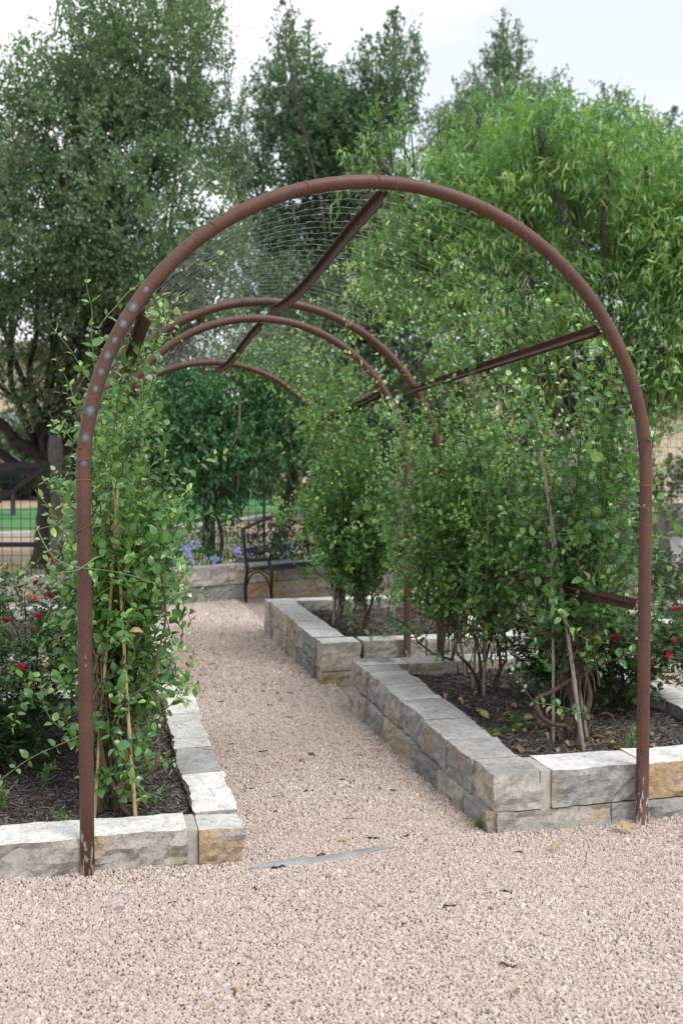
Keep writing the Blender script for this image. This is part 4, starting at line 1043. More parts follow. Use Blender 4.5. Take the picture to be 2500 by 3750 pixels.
cane('pale cane in the far right bed, left one of the pair', (2.134, 8.93, .25), (2.2, 9.0, 1.5), .010, 'grey_cane')
cane('pale cane in the far right bed, right one of the pair', (2.21, 9.03, .25), (2.17, 9.0, 1.45), .010, 'grey_cane')
cane('grey cane among the leaves at the front of the far right bed', (2.42, 8.0, .25), (2.4, 7.9, 1.55), .010, 'grey_cane')

# ------------------------------------------------------------------ roses
ROSE_LEAF = leaf_shape(.58, 4, .25, .15, seed=12, wave=.02)
def petal_flower(r, size):
    v, f = leaf_shape(.95, 4, .35, -.5, seed=int(r.integers(99)), wave=.08); m = MB()
    for ringn, (n, tilt, s) in enumerate([(6, .35, 1.0), (5, .8, .8), (4, 1.2, .6)]):
        a = np.arange(n) * 2 * np.pi / n + ringn * .5 + r.normal(0, .12, n)
        A = np.stack([np.cos(a) * math.cos(tilt), np.sin(a) * math.cos(tilt), np.full(n, math.sin(tilt))], -1) + r.normal(0, .12, (n, 3))
        U = np.stack([-np.cos(a) * math.sin(tilt), -np.sin(a) * math.sin(tilt), np.full(n, math.cos(tilt))], -1)
        m.scatter(v, f, np.zeros((n, 3)), frames(A, U), np.full(n, size * s * .6), np.full(n, .3 + .25 * ringn))
    return m
FLOWERS = {}
for nm in ('red_petal', 'pink_petal'):
    for k in range(3): FLOWERS[nm, k] = petal_flower(np.random.default_rng(k + 5), 1.0).mesh('flower', M[nm])
def rose(label, base, rad, hgt, n_canes, flowers, seed, leaf=.03, dens=1.0, pinks=0, n_obj=0, tint=.35):
    r = np.random.default_rng(seed); b0 = np.array(base, float)
    root = empty('rose_bush', b0, label, 'rose bush', 'red rose bushes'); st, P, A, U, S, T = MB(), [], [], [], [], []
    tips = []
    for k in range(n_canes):
        a = r.uniform(0, 6.28); q = b0 + np.array([math.cos(a) * rad * r.uniform(.3, 1), math.sin(a) * rad * r.uniform(.3, 1), hgt * r.uniform(.55, 1)])
        mid = (b0 + q) / 2 + np.array([math.cos(a), math.sin(a), 0]) * rad * .12 + np.array([0, 0, hgt * .08])
        p = wiggle(spline([b0 + r.normal(0, .03, 3) * [1, 1, 0], mid, q], 14), .03, 4, seed * 7 + k); st.tube(p, np.linspace(.006, .002, 14), 5, caps=False); tips.append(p[-1])
        for j in range(int(9 * dens)):                            # side twigs with compound leaves
            i = r.integers(4, 14); d0 = unit(r.normal(0, 1, 3) + np.array([math.cos(a), math.sin(a), .5])); ln = r.uniform(.08, .24)
            tw = p[i] + d0 * ln * np.linspace(0, 1, 5)[:, None] + np.array([0, 0, -.04]) * np.linspace(0, 1, 5)[:, None] ** 2; st.tube(tw, .0016, 4, caps=False)
            for c in range(4):
                o = tw[1 + c]; dd = unit(r.normal(0, 1, 3) + d0 * .5 + [0, 0, .2]); sd = unit(np.cross(dd, [.1, .2, 1]))
                for (f, sg) in ((.35, 1), (.35, -1), (.7, 1), (.7, -1), (1.0, 0)):
                    P.append(o + dd * .06 * f); A.append(unit(dd * (.5 if sg else 1) + sd * sg * .9)); U.append(unit(np.array([0, 0, 1]) + r.normal(0, .35, 3))); S.append(leaf * r.uniform(.7, 1.25)); T.append(np.clip(r.normal(tint, .18), 0, 1))
    P, A, U, S, T = map(np.array, (P, A, U, S, T)); F = frames(A, U); v, f = ROSE_LEAF
    m = MB(); m.scatter(v, f, P, F, S, T); put('leaves', m.mesh('leaves', M['rose_leaf']), root)['kind'] = 'stuff'
    put('stems', st.mesh('stems', M['rose_stem']), root)['kind'] = 'stuff'
    for k, fl in enumerate(flowers):
        nm = 'pink_petal' if k >= len(flowers) - pinks else 'red_petal'
        s = .026 * r.uniform(.8, 1.25)
        put('flower', FLOWERS[nm, k % 3], root, fl, (r.normal(-.5, .5), r.normal(0, .5), r.uniform(0, 6)), (s * 1.6,) * 3)
        stem = MB(); q = np.array(fl); near = P[np.argmin(np.linalg.norm(P - (q - [0, 0, .12]), axis=1))]
        stem.tube(spline([near, (near + q) / 2 + [.01, .01, .02], q], 8), .0016, 4, caps=False); put('flower_stalk', stem.mesh('flower_stalk', M['green_stem']), root)
    return root
rose('rose bush at the left edge with a bright red bloom near its foot', (-.42, 5.62, .18), .52, .66, 34,
     [(-.328, 5.25, .66), (-.398, 5.35, .874), (-.254, 5.4, .885), (-.272, 5.3, .84), (-.03, 5.45, .657), (-.2, 5.55, .978), (-.261, 5.6, 1.036), (-.5, 5.2, .6), (-.12, 5.3, .78)], 71, .036)
rose('low rose bush in front at the left edge, trailing over the mulch', (-.52, 5.25, .16), .34, .34, 13, [], 72, .036, tint=.45)
rose('dull rose bush farther back on the left, dotted with small reddish blooms', (-.45, 7.9, .24), .75, .72, 22,
     [(-.55, 7.5, .95), (-.25, 7.6, .98), (-.1, 7.4, .85), (-.62, 7.6, .82), (-.35, 7.3, .75), (0.0, 7.6, .9)], 73, .042, .9, 3)
rose('broad rose bush behind the left vine in the far left bed', (.05, 8.9, .25), .6, .6, 14, [(.0, 8.6, .8)], 74, .036, .9, 1)
rose('rose bush to the right of the near right post with three red blooms', (2.98, 5.35, .24), .46, .68, 30,
     [(3.059, 4.92, .704), (3.021, 4.9, .64), (3.216, 5.15, .841), (2.86, 5.0, .9), (2.75, 5.0, .72), (3.2, 5.0, .55)], 75, .038)
rose('dark rose bush behind the nearest right vine, low and leafy', (2.72, 5.5, .25), .36, .5, 14, [(2.62, 5.3, .72)], 76, .034, tint=.2)
rose('rose bush beyond the aisle with pink and red blooms, right of the post', (5.3, 8.3, .24), .7, .75, 22,
     [(5.07, 8.1, .80), (5.16, 8.1, .781), (5.2, 7.9, .9), (4.95, 8.0, .7), (5.4, 7.9, .95), (5.3, 7.8, .6)], 77, .036, .9, 2)
rose('rose bush across the aisle seen through the vine, with scattered red blooms', (5.0, 9.9, .1), .8, .8, 22,
     [(4.5, 9.4, .76), (4.6, 9.3, .86), (4.7, 9.4, .88), (4.4, 9.3, .7), (4.9, 9.2, .8), (5.1, 9.3, .95)], 78, .038, .9, 1)
rose('farther rose bush at the right edge below the white sheet', (6.3, 9.6, .1), .8, .75, 20, [(6.0, 9.1, .8), (6.2, 9.0, .9), (6.4, 9.1, .7)], 79, .038, .9, 1)
rose('rose bush behind the far right bed, in the gap between the arches', (4.0, 8.6, .05), .6, .7, 16, [(3.84, 8.2, .75), (3.6, 8.2, .7), (4.2, 8.3, .8)], 80, .036, .8)

# ------------------------------------------------------------------ plumbago behind the wall
def plumbago(label, c, rad, hgt, n, blooms, seed):
    r = np.random.default_rng(seed); root = empty('plumbago', c, label, 'flowering plant', 'blue plumbago along the wall')
    d_ = rdir(n, r); d_[:, 2] = np.abs(d_[:, 2]); P = np.array(c) + d_ * np.array([rad * 1.15, rad * .6, hgt * 1.1]) * (r.random((n, 1)) ** .45)
    m = MB(); v, f = leaf_shape(.42, 3, .2, .2, seed=3); m.scatter(v, f, P, frames(d_ + r.normal(0, .6, (n, 3)), [0, 0, 1.] + r.normal(0, .5, (n, 3))), r.uniform(.035, .065, n), r.random(n) * .8)
    put('leaves', m.mesh('leaves', M['plumbago_leaf']), root)['kind'] = 'stuff'
    st = MB()
    for k in range(10): st.tube(spline([np.array(c), np.array(c) + r.normal(0, .4, 3) * [rad, rad * .5, 0] + [0, 0, hgt * .5], P[r.integers(n)]], 6), .003, 4, caps=False)
    put('stems', st.mesh('stems', M['green_stem']), root)['kind'] = 'stuff'
    pv, pf = leaf_shape(.8, 3, .1, .1, seed=4)
    for b_ in blooms:
        m = MB(); q = np.array(b_) + r.normal(0, .032, (34, 3)); m.scatter(pv, pf, q, frames(rdir(34, r) * [1, .6, 1], np.array([0, -1., .6]) + r.normal(0, .4, (34, 3))), r.uniform(.028, .046, 34), r.random(34)); put('flower', m.mesh('flower', M['blue_petal']), root)
plumbago('plumbago with several pale blue flower heads, left of the bench', (1.1, 13.0, .40), .48, .36, 900,
         [(.86, 12.62, .6), (.98, 12.6, .59), (1.15, 12.7, .66), (1.10, 12.65, .5), (1.22, 12.72, .53), (.92, 12.6, .48), (1.3, 12.8, .7), (1.05, 12.7, .7)], 5)
plumbago('plumbago with few blue flowers, directly behind the bench arm', (1.95, 13.2, .42), .48, .28, 700, [(1.56, 12.95, .5), (1.55, 12.9, .42), (2.0, 12.98, .58), (1.85, 13.0, .6)], 6)
plumbago('plumbago behind the bench seat, nearly without flowers', (2.75, 13.55, .42), .5, .3, 700, [(2.6, 13.3, .62), (3.0, 13.4, .5)], 7)
plumbago('plumbago at the left end of the wall, behind the left vine', (.2, 12.7, .40), .5, .3, 600, [(.45, 12.4, .55), (.3, 12.4, .6)], 8)
# ------------------------------------------------------------------ trees
def crown(lobes, density, leaf, twig_len, per_twig, seed, shape, droop=0., up=.35, nscale=1.3, thr=.42, tint=(.45, .2), spread=.55, clump_tint=.5, tip_tint=0.):
    """Leafy twigs through the lobes' volume, thinned by noise so that clumps and gaps form. density: twigs per cubic metre of lobe shell."""
    r = np.random.default_rng(seed); m = MB(); st = []
    for (x, y, z, rad, dn) in lobes:
        n = int(density * dn * rad ** 2.4 * 4.2); c = np.array([x, y, z])
        d_ = rdir(n, r); rr = rad * r.random(n) ** .38; p = c + d_ * rr[:, None] * np.array([1, 1, .95])
        k = fbm(p * nscale, 3, seed) + .12 * (rr / rad < .6) * 0
        p, d_, rr = p[k > thr], d_[k > thr], rr[k > thr]; n = len(p)
        ax = unit(d_ * 1.0 + np.array([0, 0, up]) + r.normal(0, spread, (n, 3)))
        ct = (fbm(p * 1.7, 2, seed + 9) - .5) * clump_tint
        ln = twig_len * np.exp(r.normal(-.08, .38, n))
        t = (np.arange(per_twig) + .5) / per_twig
        Q = p[:, None, :] + ax[:, None, :] * (t[None, :, None] * ln[:, None, None]); Q[..., 2] -= droop * (t[None] ** 2) * ln[:, None]
        Q = Q.reshape(-1, 3) + r.normal(0, .012, (n * per_twig, 3)); AX = np.repeat(ax, per_twig, 0)
        la = unit(AX * .5 + r.normal(0, .75, AX.shape) + np.array([0, 0, -droop * 1.6]))
        lu = unit(np.array([0, 0, 1.]) + r.normal(0, .6, AX.shape))
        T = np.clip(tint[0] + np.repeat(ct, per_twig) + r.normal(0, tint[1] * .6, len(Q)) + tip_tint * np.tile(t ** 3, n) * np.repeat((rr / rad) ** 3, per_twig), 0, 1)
        m.scatter(shape[0], shape[1], Q, frames(la, lu), leaf * r.uniform(.65, 1.3, len(Q)), T)
        st.append((p, ax, ln))
    return m, st
def sprouts(m, tw, pts, leaf, shape, seed, tint=.5):
    """Upright water shoots standing out of the crown: (x, y, z, height)."""
    r = np.random.default_rng(seed)
    for (x, y, z, hgt) in pts:
        for k in range(3):
            p = spline([(x + r.normal(0, .08), y, z - .3), (x + r.normal(0, .08), y, z + hgt * .5), (x + r.normal(0, .16), y + r.normal(0, .1), z + hgt * r.uniform(.7, 1.1))], 12)
            tw.tube(p, np.linspace(.012, .003, 12), 4, caps=False); n = int(hgt * 60)
            i = np.clip(r.random(n) ** .8, 0, .999) * 11; q = p[i.astype(int)] + (p[np.minimum(i.astype(int) + 1, 11)] - p[i.astype(int)]) * (i % 1)[:, None]
            a = unit(r.normal(0, 1, (n, 3)) + [0, 0, .6]); m.scatter(shape[0], shape[1], q + a * .03 * r.random((n, 1)), frames(a, r.normal(0, 1, (n, 3)) + [0, 0, .5]), leaf * r.uniform(.7, 1.2, n), np.clip(r.normal(tint, .12, n), 0, 1))
QUAD = (np.array([[0, 0, 0], [-.31, .52, .05], [0, 1, 0], [.31, .52, .05]], float), np.array([[0, 3, 2, 1]]))
SLIM = (np.array([[0, 0, 0], [-.2, .45, .03], [0, 1, -.05], [.2, .45, .03]], float), np.array([[0, 3, 2, 1]]))
LANCE = (np.array([[0, 0, 0], [-.085, .35, .03], [0, .38, 0], [.085, .35, .03], [-.06, .7, -.02], [0, .72, -.05], [.06, .7, -.02], [0, 1, -.16]], float), np.array([[0, 2, 1, 1], [0, 3, 2, 2], [1, 2, 5, 4], [2, 3, 6, 5], [4, 5, 7, 7], [5, 6, 7, 7]]))
LANCE = (LANCE[0], np.array([[0, 3, 2, 1], [1, 2, 5, 4], [2, 3, 6, 5], [4, 5, 6, 7]]))
def limb(m, pts, r0, r1, seed, sides=9, amp=.1):
    p = wiggle(spline(pts, 22), amp, 5, seed); k = fbm(p * 6, 2, seed)
    m.tube(p, np.linspace(r0, r1, len(p)) * (.85 + .3 * k), sides); return p
def limbs_to(m, fork, lobes, r, r0, share=1.0):
    for i, (x, y, z, rad, dn) in enumerate(lobes):
        if r.random() > share: continue
        c = np.array([x, y, z]); mid = fork + (c - fork) * .5 + r.normal(0, .18, 3) * np.linalg.norm(c - fork) * .4
        p = limb(m, [fork, mid, c], r0 * r.uniform(.7, 1), .02, 10 + i)
        for k in range(7):
            q = p[r.integers(9, 22)]; e = c + rdir(1, r)[0] * rad * r.uniform(.6, .95)
            limb(m, [q, (q + e) / 2 + r.normal(0, .08, 3), e], r0 * .3, .006, 50 + i * 9 + k, 5, .06)

OAK_A = [(-0.02,16.50,7.2,1.2,1.00),(-.9,16.6,6.6,.75,.8),(0.82,15.76,7.88,1.23,1.00),(1.65,16.48,6.76,0.82,1.00),(-0.72,16.20,5.01,1.43,1.00),(0.85,15.52,5.21,1.34,1.00),(1.90,16.37,5.19,0.58,1.00),(-0.19,18.55,4.27,1.21,1.00),(1.11,17.84,4.28,0.89,1.00),(1.76,15.76,4.13,0.53,1.00),(-1.95,17.79,6.1,1.2,1.00),(-2.01,16.52,3.78,1.05,1.00),(0.37,15.82,6.40,1.10,1.00),(-0.98,18.4,3.0,0.5,0.5),(-.2,17.3,3.3,.45,.7),(0.21,16.07,2.94,0.46,0.60),(-0.42,18.58,2.76,0.45,0.50),(1.88,17.95,9.20,0.52,0.70),(1.65,17.6,3.2,.62,.9),(.95,17.4,3.1,.55,.9),(2.6,18.3,3.3,.7,.9),(3.4,18.8,3.5,.7,.8),(-.9,17.3,2.75,.4,.7),(-.3,17.2,2.55,.35,.6)]
OAK_B = [(4.71,22.84,8.92,1.07,1.00),(4.72,22.88,10.46,0.73,1.00),(6.05,20.52,9.72,0.67,1.00),(5.62,20.96,8.68,0.91,1.00),(3.94,22.38,7.60,0.81,1.00),(5.68,22.30,7.78,1.25,1.00),(5.00,22.83,6.71,1.37,1.00),(6.35,22.56,6.34,1.67,1.00),(3.78,20.52,4.77,1.14,1.00),(5.18,21.87,4.46,1.42,1.00),(6.99,21.65,4.68,1.43,1.00),(3.76,21.96,6.09,0.93,1.00),(4.06,20.98,10.32,0.36,0.60),(6.67,21.32,10.62,0.42,0.70),(6.85,19.80,5.47,1.05,1.00),(5.35,22.5,9.7,.95,.9),(4.3,22.3,9.5,.95,.9),(6.1,21.5,9.3,.85,.9),(3.5,22.2,7.9,.75,.9),(5.0,21.8,8.3,1.0,1)]
OAK_C = [(11.23,26.85,12.28,0.90,1.00),(10.38,26.81,11.25,0.77,1.00),(11.48,25.54,11.04,0.80,1.00),(10.40,25.00,10.00,1.57,1.00),(11.32,26.79,13.21,0.54,0.80),(9.49,26.08,10.26,0.92,1.00),(12.59,26.27,10.31,1.19,1.00),(11.15,26.46,8.74,2.14,1.00)]
OAK_D = [(14.92,27.70,12.16,0.53,0.60),(15.31,27.38,11.59,0.63,0.60),(14.63,27.92,11.33,0.77,0.70),(16.06,27.21,11.10,0.70,0.70),(16.26,26.60,10.93,0.75,0.70),(15.19,27.12,9.89,1.50,1.00)]
PEACH = [(4.41,10.98,5.15,0.51,1.00),(4.43,9.54,4.94,0.37,1.00),(5.06,9.38,4.64,0.52,1.00),(6.27,10.16,4.6,0.6,1.00),(3.00,10.32,4.77,0.31,0.50),(2.81,10.85,4.86,0.21,0.50),(3.63,10.51,4.41,0.56,1.00),(4.39,10.08,4.35,0.73,1.00),(5.80,10.94,4.24,0.91,1.00),(5.87,9.41,3.66,0.75,1.00),(3.41,10.42,3.74,0.60,1.00),(4.24,9.82,3.49,0.66,1.00),(5.43,10.31,3.20,0.62,1.00),(5.77,9.56,2.97,0.49,1.00),(3.12,10.41,4.26,0.41,1.00),(4.16,10.84,3.18,0.44,0.60),(4.60,10.02,5.24,0.23,0.80),(5.78,10.14,4.49,0.71,1.00),(5.29,10.92,4.70,0.55,1.00),(6.16,9.17,3.89,0.65,1.00),(6.12,9.14,4.65,0.48,1.00),(5.3,10.6,2.75,.5,1.3),(5.9,10.2,2.65,.5,1.3),(6.4,9.9,2.9,.6,1.3),(6.9,10.0,3.3,.7,1.2),(4.8,10.2,2.9,.45,1.2),(6.3,10.3,3.9,.6,1.2)]
VINE_T = [(1.27,14.08,2.45,0.56,1.00),(2.15,14.42,2.54,0.70,1.00),(2.72,14.13,2.59,0.58,1.00),(1.73,13.95,1.92,0.62,1.00),(1.07,14.21,1.92,0.42,1.00),(2.40,13.73,1.92,0.47,1.00),(1.69,14.17,1.44,0.27,0.70),(2.95,13.47,2.26,0.35,1.00),(1.19,14.54,1.44,0.24,0.50),(1.62,14.62,0.95,0.20,0.60),(2.05,14.59,1.44,0.31,0.60),(0.96,14.68,2.36,0.31,0.60),(1.68,13.85,1.1,.2,1.2),(1.6,13.85,.8,.15,1),(.8,14.3,2.1,.4,1),(1.0,14.1,1.55,.28,.9)]

def tree(name, label, base, fork, lobes, trunk_r, bark, leafm, seed, extra=None, sp=None, limb_r=.1, share=.8, cat='tree', group=None, **kw):
    r = np.random.default_rng(seed); root = empty(name, base, label, cat, group)
    tk, lm = MB(), MB(); base = np.array(base, float); fork = np.array(fork, float)
    limb(tk, [base - [0, 0, .2], base + (fork - base) * .3 + r.normal(0, .03, 3), fork], trunk_r * 1.15, trunk_r * .8, seed, 12, .04)
    limbs_to(lm, fork, lobes, r, limb_r, share)
    for e in (extra or []): limb(lm, *e)
    m, st = crown(lobes, seed=seed, **kw)
    if sp: sprouts(m, lm, sp, kw['leaf'], kw['shape'], seed)
    put('trunk', tk.mesh('trunk', M[bark]), root); put('limbs', lm.mesh('limbs', M[bark]), root)
    put('crown', m.mesh('crown', M[leafm]), root)['kind'] = 'stuff'
    print(name, m.n)
    return root
oak = dict(leaf=.06, twig_len=.27, per_twig=12, shape=QUAD, up=.4, spread=.8, tint=(.42, .25))
tree('live_oak', 'big live oak on the left, with a dark forked trunk behind the gate', (-.79, 18.1, -.05), (-.68, 18.2, 1.75), OAK_A, .165, 'oak_bark', 'oak_leaf', 3,
     [([(-.66, 18.2, 1.7), (-.95, 17.9, 2.0), (-1.5, 17.5, 2.45), (-2.2, 17.0, 3.2)], .13, .06, 5), ([(-.70, 18.2, 1.5), (-1.1, 18, 1.75), (-1.6, 17.7, 1.95), (-2.3, 17.4, 2.1)], .10, .05, 6),
      ([(-.66, 18.2, 1.7), (-.45, 17.6, 2.5), (-.2, 17.2, 3.6), (.2, 16.6, 5.2), (.3, 16.3, 7)], .13, .04, 7), ([(-.66, 18.2, 1.7), (-.2, 18, 2.2), (.5, 17.2, 3.2), (1.2, 16.5, 4.4)], .09, .03, 8)],
     [(.6, 15.7, 8.9, .8), (1.3, 15.9, 8.6, .7), (2.0, 16.4, 6.9, .8), (2.3, 16.4, 6.2, .7), (2.35, 16.3, 5.5, .6), (-.3, 16.2, 8.4, .8), (1.75, 16.3, 7.3, .8), (-.9, 15.2, 5.6, .9), (-.2, 14.6, 5.3, .8), (.2, 14.8, 5.7, .9), (2.1, 16.2, 4.6, .5), (2.25, 16.5, 7.6, .9), (2.5, 16.5, 6.6, 1.0), (1.6, 16.2, 8.2, .8), (2.45, 16.3, 5.7, .8), (-1.5, 16.5, 7.3, .8), (-1.2, 16.4, 7.0, .8), (-.75, 14.9, 6.1, .8)],
     limb_r=.07, density=330, **{**oak, 'thr': .41, 'nscale': 1.9})
tree('live_oak', 'live oak behind the arch crest, its crown ending in ragged upright shoots', (5.34, 22.3, -.1), (5.3, 22.2, 2.6), OAK_B, .2, 'oak_bark', 'oak_leaf', 4, None,
     [(4.2, 22.6, 10.5, 1.0), (4.5, 22.8, 11.0, .9), (4.95, 22.9, 10.9, .8), (3.75, 22.4, 9.2, .8), (6.0, 20.6, 10.2, .7), (6.5, 21.2, 10.8, .6), (5.6, 20.6, 10.0, .6), (4.0, 21, 10.5, .9), (3.3, 22.2, 8.0, .7), (6.75, 20.8, 10.2, .5), (3.4, 22, 6.8, .6), (5.3, 22.5, 9.9, .8), (7.0, 21.5, 9.4, .7), (3.3, 22.3, 8.6, .8), (6.3, 20.7, 10.4, .8)],
     limb_r=.038, density=190, **{**oak, 'leaf': .075, 'thr': .41, 'nscale': 1.7})
tree('live_oak', 'distant live oak with a pointed crown, above the bright peach tree', (11.2, 26.3, -.1), (11.2, 26.3, 5), OAK_C, .2, 'oak_bark', 'oak_leaf', 5, None,
     [(11.2, 26.8, 13.2, .9), (10.9, 26.7, 12.9, .7), (11.6, 26.6, 12.6, .7), (9.7, 26.2, 11.2, .8), (9.2, 26, 10.6, .7), (12.3, 25.8, 11.6, .8), (12.9, 26.2, 11.4, .9), (13.5, 26.3, 11.2, .7)],
     limb_r=.06, density=130, **{**oak, 'leaf': .085, 'thr': .40, 'nscale': 1.6})
tree('live_oak', 'small sparse oak top showing against the sky at the far right', (15.4, 27.2, -.1), (15.4, 27.2, 6), OAK_D, .18, 'oak_bark', 'oak_leaf', 6, None,
     [(14.7, 27.7, 12.3, .6), (15.2, 27.5, 12.2, .5), (15.9, 27.2, 11.6, .5), (16.4, 26.8, 11.5, .6)], limb_r=.05, density=100, **{**oak, 'leaf': .095})
tree('peach_tree', 'bright green peach tree with long drooping leaves behind the right side of the arch', (5.42, 10.35, 0), (5.42, 10.35, 1.9), PEACH, .075, 'grey_bark', 'peach_leaf', 7, None,
     [(4.2, 10.8, 5.3, .45), (4.5, 9.7, 5.0, .4), (4.75, 9.9, 5.1, .4), (5.1, 9.5, 4.8, .4), (5.5, 10.2, 4.9, .4), (5.9, 10, 4.9, .4), (6.3, 10.1, 4.9, .4), (3.3, 10.4, 5.0, .4), (3.0, 10.3, 5.0, .4), (3.7, 10.5, 4.95, .45), (4.0, 10.6, 5.2, .4), (2.85, 10.7, 4.95, .35)],
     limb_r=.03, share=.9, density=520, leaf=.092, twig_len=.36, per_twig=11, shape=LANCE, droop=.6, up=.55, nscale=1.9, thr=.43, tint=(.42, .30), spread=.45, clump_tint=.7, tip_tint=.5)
r_ = np.random.default_rng(77)
wt = tree('wisteria_tree', 'vine covered post like a small weeping tree, left of the black bench', (1.69, 14.0, .36), (1.71, 14.1, 1.9), VINE_T, .085, 'grey_bark', 'wisteria_leaf', 8,
     [([(1.66, 13.92, .4), (1.62, 13.9, 1.0), (1.73, 13.93, 1.5), (1.9, 14, 2.2)], .035, .02, 3), ([(1.73, 13.95, .4), (1.78, 13.9, 1.0), (1.68, 13.9, 1.5), (1.4, 14, 2.3)], .03, .02, 4)], None,
     limb_r=.03, density=270, leaf=.085, twig_len=.34, per_twig=16, shape=SLIM, droop=.35, up=.0, nscale=2.4, thr=.38, tint=(.48, .28), spread=.7, clump_tint=.8)
for k, pts in enumerate([[(1.95, 13.4, 2.55), (1.93, 13.35, 2.2), (1.85, 13.35, 1.95), (1.72, 13.4, 1.8)], [(2.55, 13.4, 2.35), (2.62, 13.4, 2.0), (2.68, 13.4, 1.7), (2.75, 13.45, 1.55)], [(1.9, 13.4, 1.9), (1.93, 13.4, 1.6), (1.92, 13.42, 1.35)], [(2.95, 13.4, 2.0), (3.0, 13.4, 1.7), (3.05, 13.4, 1.5)]]):
    m = MB(); m.tube(spline(pts, 16), .0065, 5); put('runner', m.mesh('runner', M['tan_wood']), wt)
leaner = empty('leaning_trunk', (2.67, 14.4, .3), 'dark leaning tree trunk directly behind the black bench', 'tree trunk')
m = MB(); limb(m, [(2.62, 14.4, .15), (2.68, 14.4, .6), (2.78, 14.4, 1.1), (2.95, 14.4, 1.7), (3.0, 14.4, 2.3)], .125, .085, 9, 12, .03); put('trunk', m.mesh('trunk', M['grey_bark']), leaner)
m, _s = crown([(3.0, 14.5, 2.5, .5, .8), (3.4, 14.6, 2.9, .6, .8)], 220, .07, .28, 10, 33, QUAD); put('crown', m.mesh('crown', M['oak_leaf']), leaner)['kind'] = 'stuff'

# far belt of trees that closes the view
r_ = np.random.default_rng(15); lob = [(x + r_.normal(0, 1), 62 + r_.normal(0, 3), r_.uniform(1.0, 5.0), r_.uniform(1.6, 2.8), 1.0) for x in np.linspace(-14, 44, 46)]
lob += [(x + r_.normal(0, .5), 33 + r_.normal(0, 1.5), r_.uniform(.8, 5.6), r_.uniform(1.0, 1.6), 1.0) for x in np.linspace(6.2, 17.5, 26)]
lob += [(x + r_.normal(0, .5), 58 + r_.normal(0, 1.5), r_.uniform(.6, 2.4), r_.uniform(1.0, 1.6), 1.0) for x in np.linspace(-2, 14, 14)]
m, _s = crown(lob, 7, .30, .7, 9, 44, QUAD, nscale=.6, thr=.3)
tag(put('woods', m.mesh('woods', M['far_leaf'])), 'dark far belt of trees beyond the lawn', None, None, 'stuff')
# evergreen hedge mass beyond the right fence
m, _s = crown([(9.5, 19.5, .9, .9, 1), (11, 20, 1.0, 1.0, 1), (12.6, 20.5, .9, 1.0, 1), (8.3, 19, .7, .7, .8), (14, 21, 1.1, 1.1, 1)], 45, .12, .3, 9, 45, QUAD, nscale=1.2, thr=.35)
hg = empty('hedge', (11, 20, 0), 'dark green hedge beyond the right hand wire fence', 'hedge'); put('foliage', m.mesh('foliage', M['far_leaf']), hg)['kind'] = 'stuff'

# ------------------------------------------------------------------ fences and gate
def post(label, base, top, rad, mat='grey_wood', seed=0, group='weathered wooden fence posts'):
    root = empty('fence_post', base, label, 'fence post', group); b0, t0 = np.array(base, float), np.array(top, float)
    m = MB(); n = 18; t = np.linspace(0, 1, n)[:, None]; p = wiggle(b0 + (t0 - b0) * t, .03, 3, seed); rr = rad * (1 + .18 * (fbm(p * np.array([3, 3, 5]), 2, seed) - .5) * 2); rr[-1] *= .75
    m.tube(p, rr, 14); put('shaft', m.mesh('shaft', M[mat]), root); return root
def mesh_fence(label, a, b, z0, z1, dx, dz, wire, rad, posts=()):
    a, b = np.array(a, float), np.array(b, float); root = empty('wire_fence', (*((a + b) / 2), 0), label, 'fence'); L = np.linalg.norm(b - a); u = (b - a) / L
    m = MB()
    for s in np.arange(0, L, dx): p = a + u * s; m.tube([(*p, z0), (*p, z1)], rad, 4, caps=False)
    for z in np.arange(z0, z1 + .01, dz): m.tube([(*a, z), (*b, z)], rad, 4, caps=False)
    put('wire_mesh', m.mesh('wire_mesh', M[wire]), root)['kind'] = 'stuff'
    for s in posts:
        m = MB(); p = a + u * s; m.tube([(*p, -.1), (*p, z1 + .05)], .02, 8); put('stay', m.mesh('stay', M['black_metal']), root)
    return root
mesh_fence('black welded wire fence running behind the bench and flower bed', (-.35, 15.9), (5.6, 15.2), .05, 1.75, .115, .115, 'fence_wire', .005, (.35, 3.0, 5.9))
mesh_fence('tall grey welded wire fence on the right beyond the roses', (5.3, 12.6), (10.5, 10.6), .05, 2.15, .11, .11, 'grey_wire', .0042)
post('shaggy grey cedar post beside the black gate', (-.43, 16.1, -.1), (-.45, 16.2, 2.15), .105, 'grey_bark', 3)
post('weathered grey post behind the right leg of the arch', (6.71, 11.9, 0), (6.73, 11.9, 2.3), .10, seed=5)
post('pale trunk-like post under the peach tree, seen through the vine', (5.55, 11.5, 0), (5.6, 11.5, 2.75), .075, seed=7)
post('dark wooden post seen through the vine left of the pale one', (4.6, 12.2, 0), (4.6, 12.2, 2.1), .08, 'grey_bark', 9)
gate = empty('metal_gate', (-1.6, 16.2, 0), 'black metal farm gate with diagonal brace and wire mesh at the left edge', 'gate')
def gp(x): return 16.12 + (x + .56) * -.25
def grail(nm, a, b, w=.075):
    m = MB(); m.bar((a[0], gp(a[0]), a[1]), (b[0], gp(b[0]), b[1]), w, w); put(nm, m.mesh(nm, M['black_metal'], False), gate)
grail('rail', (-3.4, 1.70), (-.56, 1.70)); grail('rail', (-3.4, .50), (-.56, .50)); grail('brace', (-2.1, .55), (-.62, 1.66), .06)
m = MB(); m.box((-.56, gp(-.56), .85), (.06, .06, 1.8)); put('stile', m.mesh('stile', M['black_metal'], False), gate)
m = MB(); m.box((-3.4, gp(-3.4), .85), (.06, .06, 1.8)); put('stile', m.mesh('stile', M['black_metal'], False), gate)
m = MB()
for x in np.arange(-3.35, -.58, .14): m.tube([(x, gp(x) + .03, 0), (x, gp(x) + .03, 1.7)], .005, 4, caps=False)
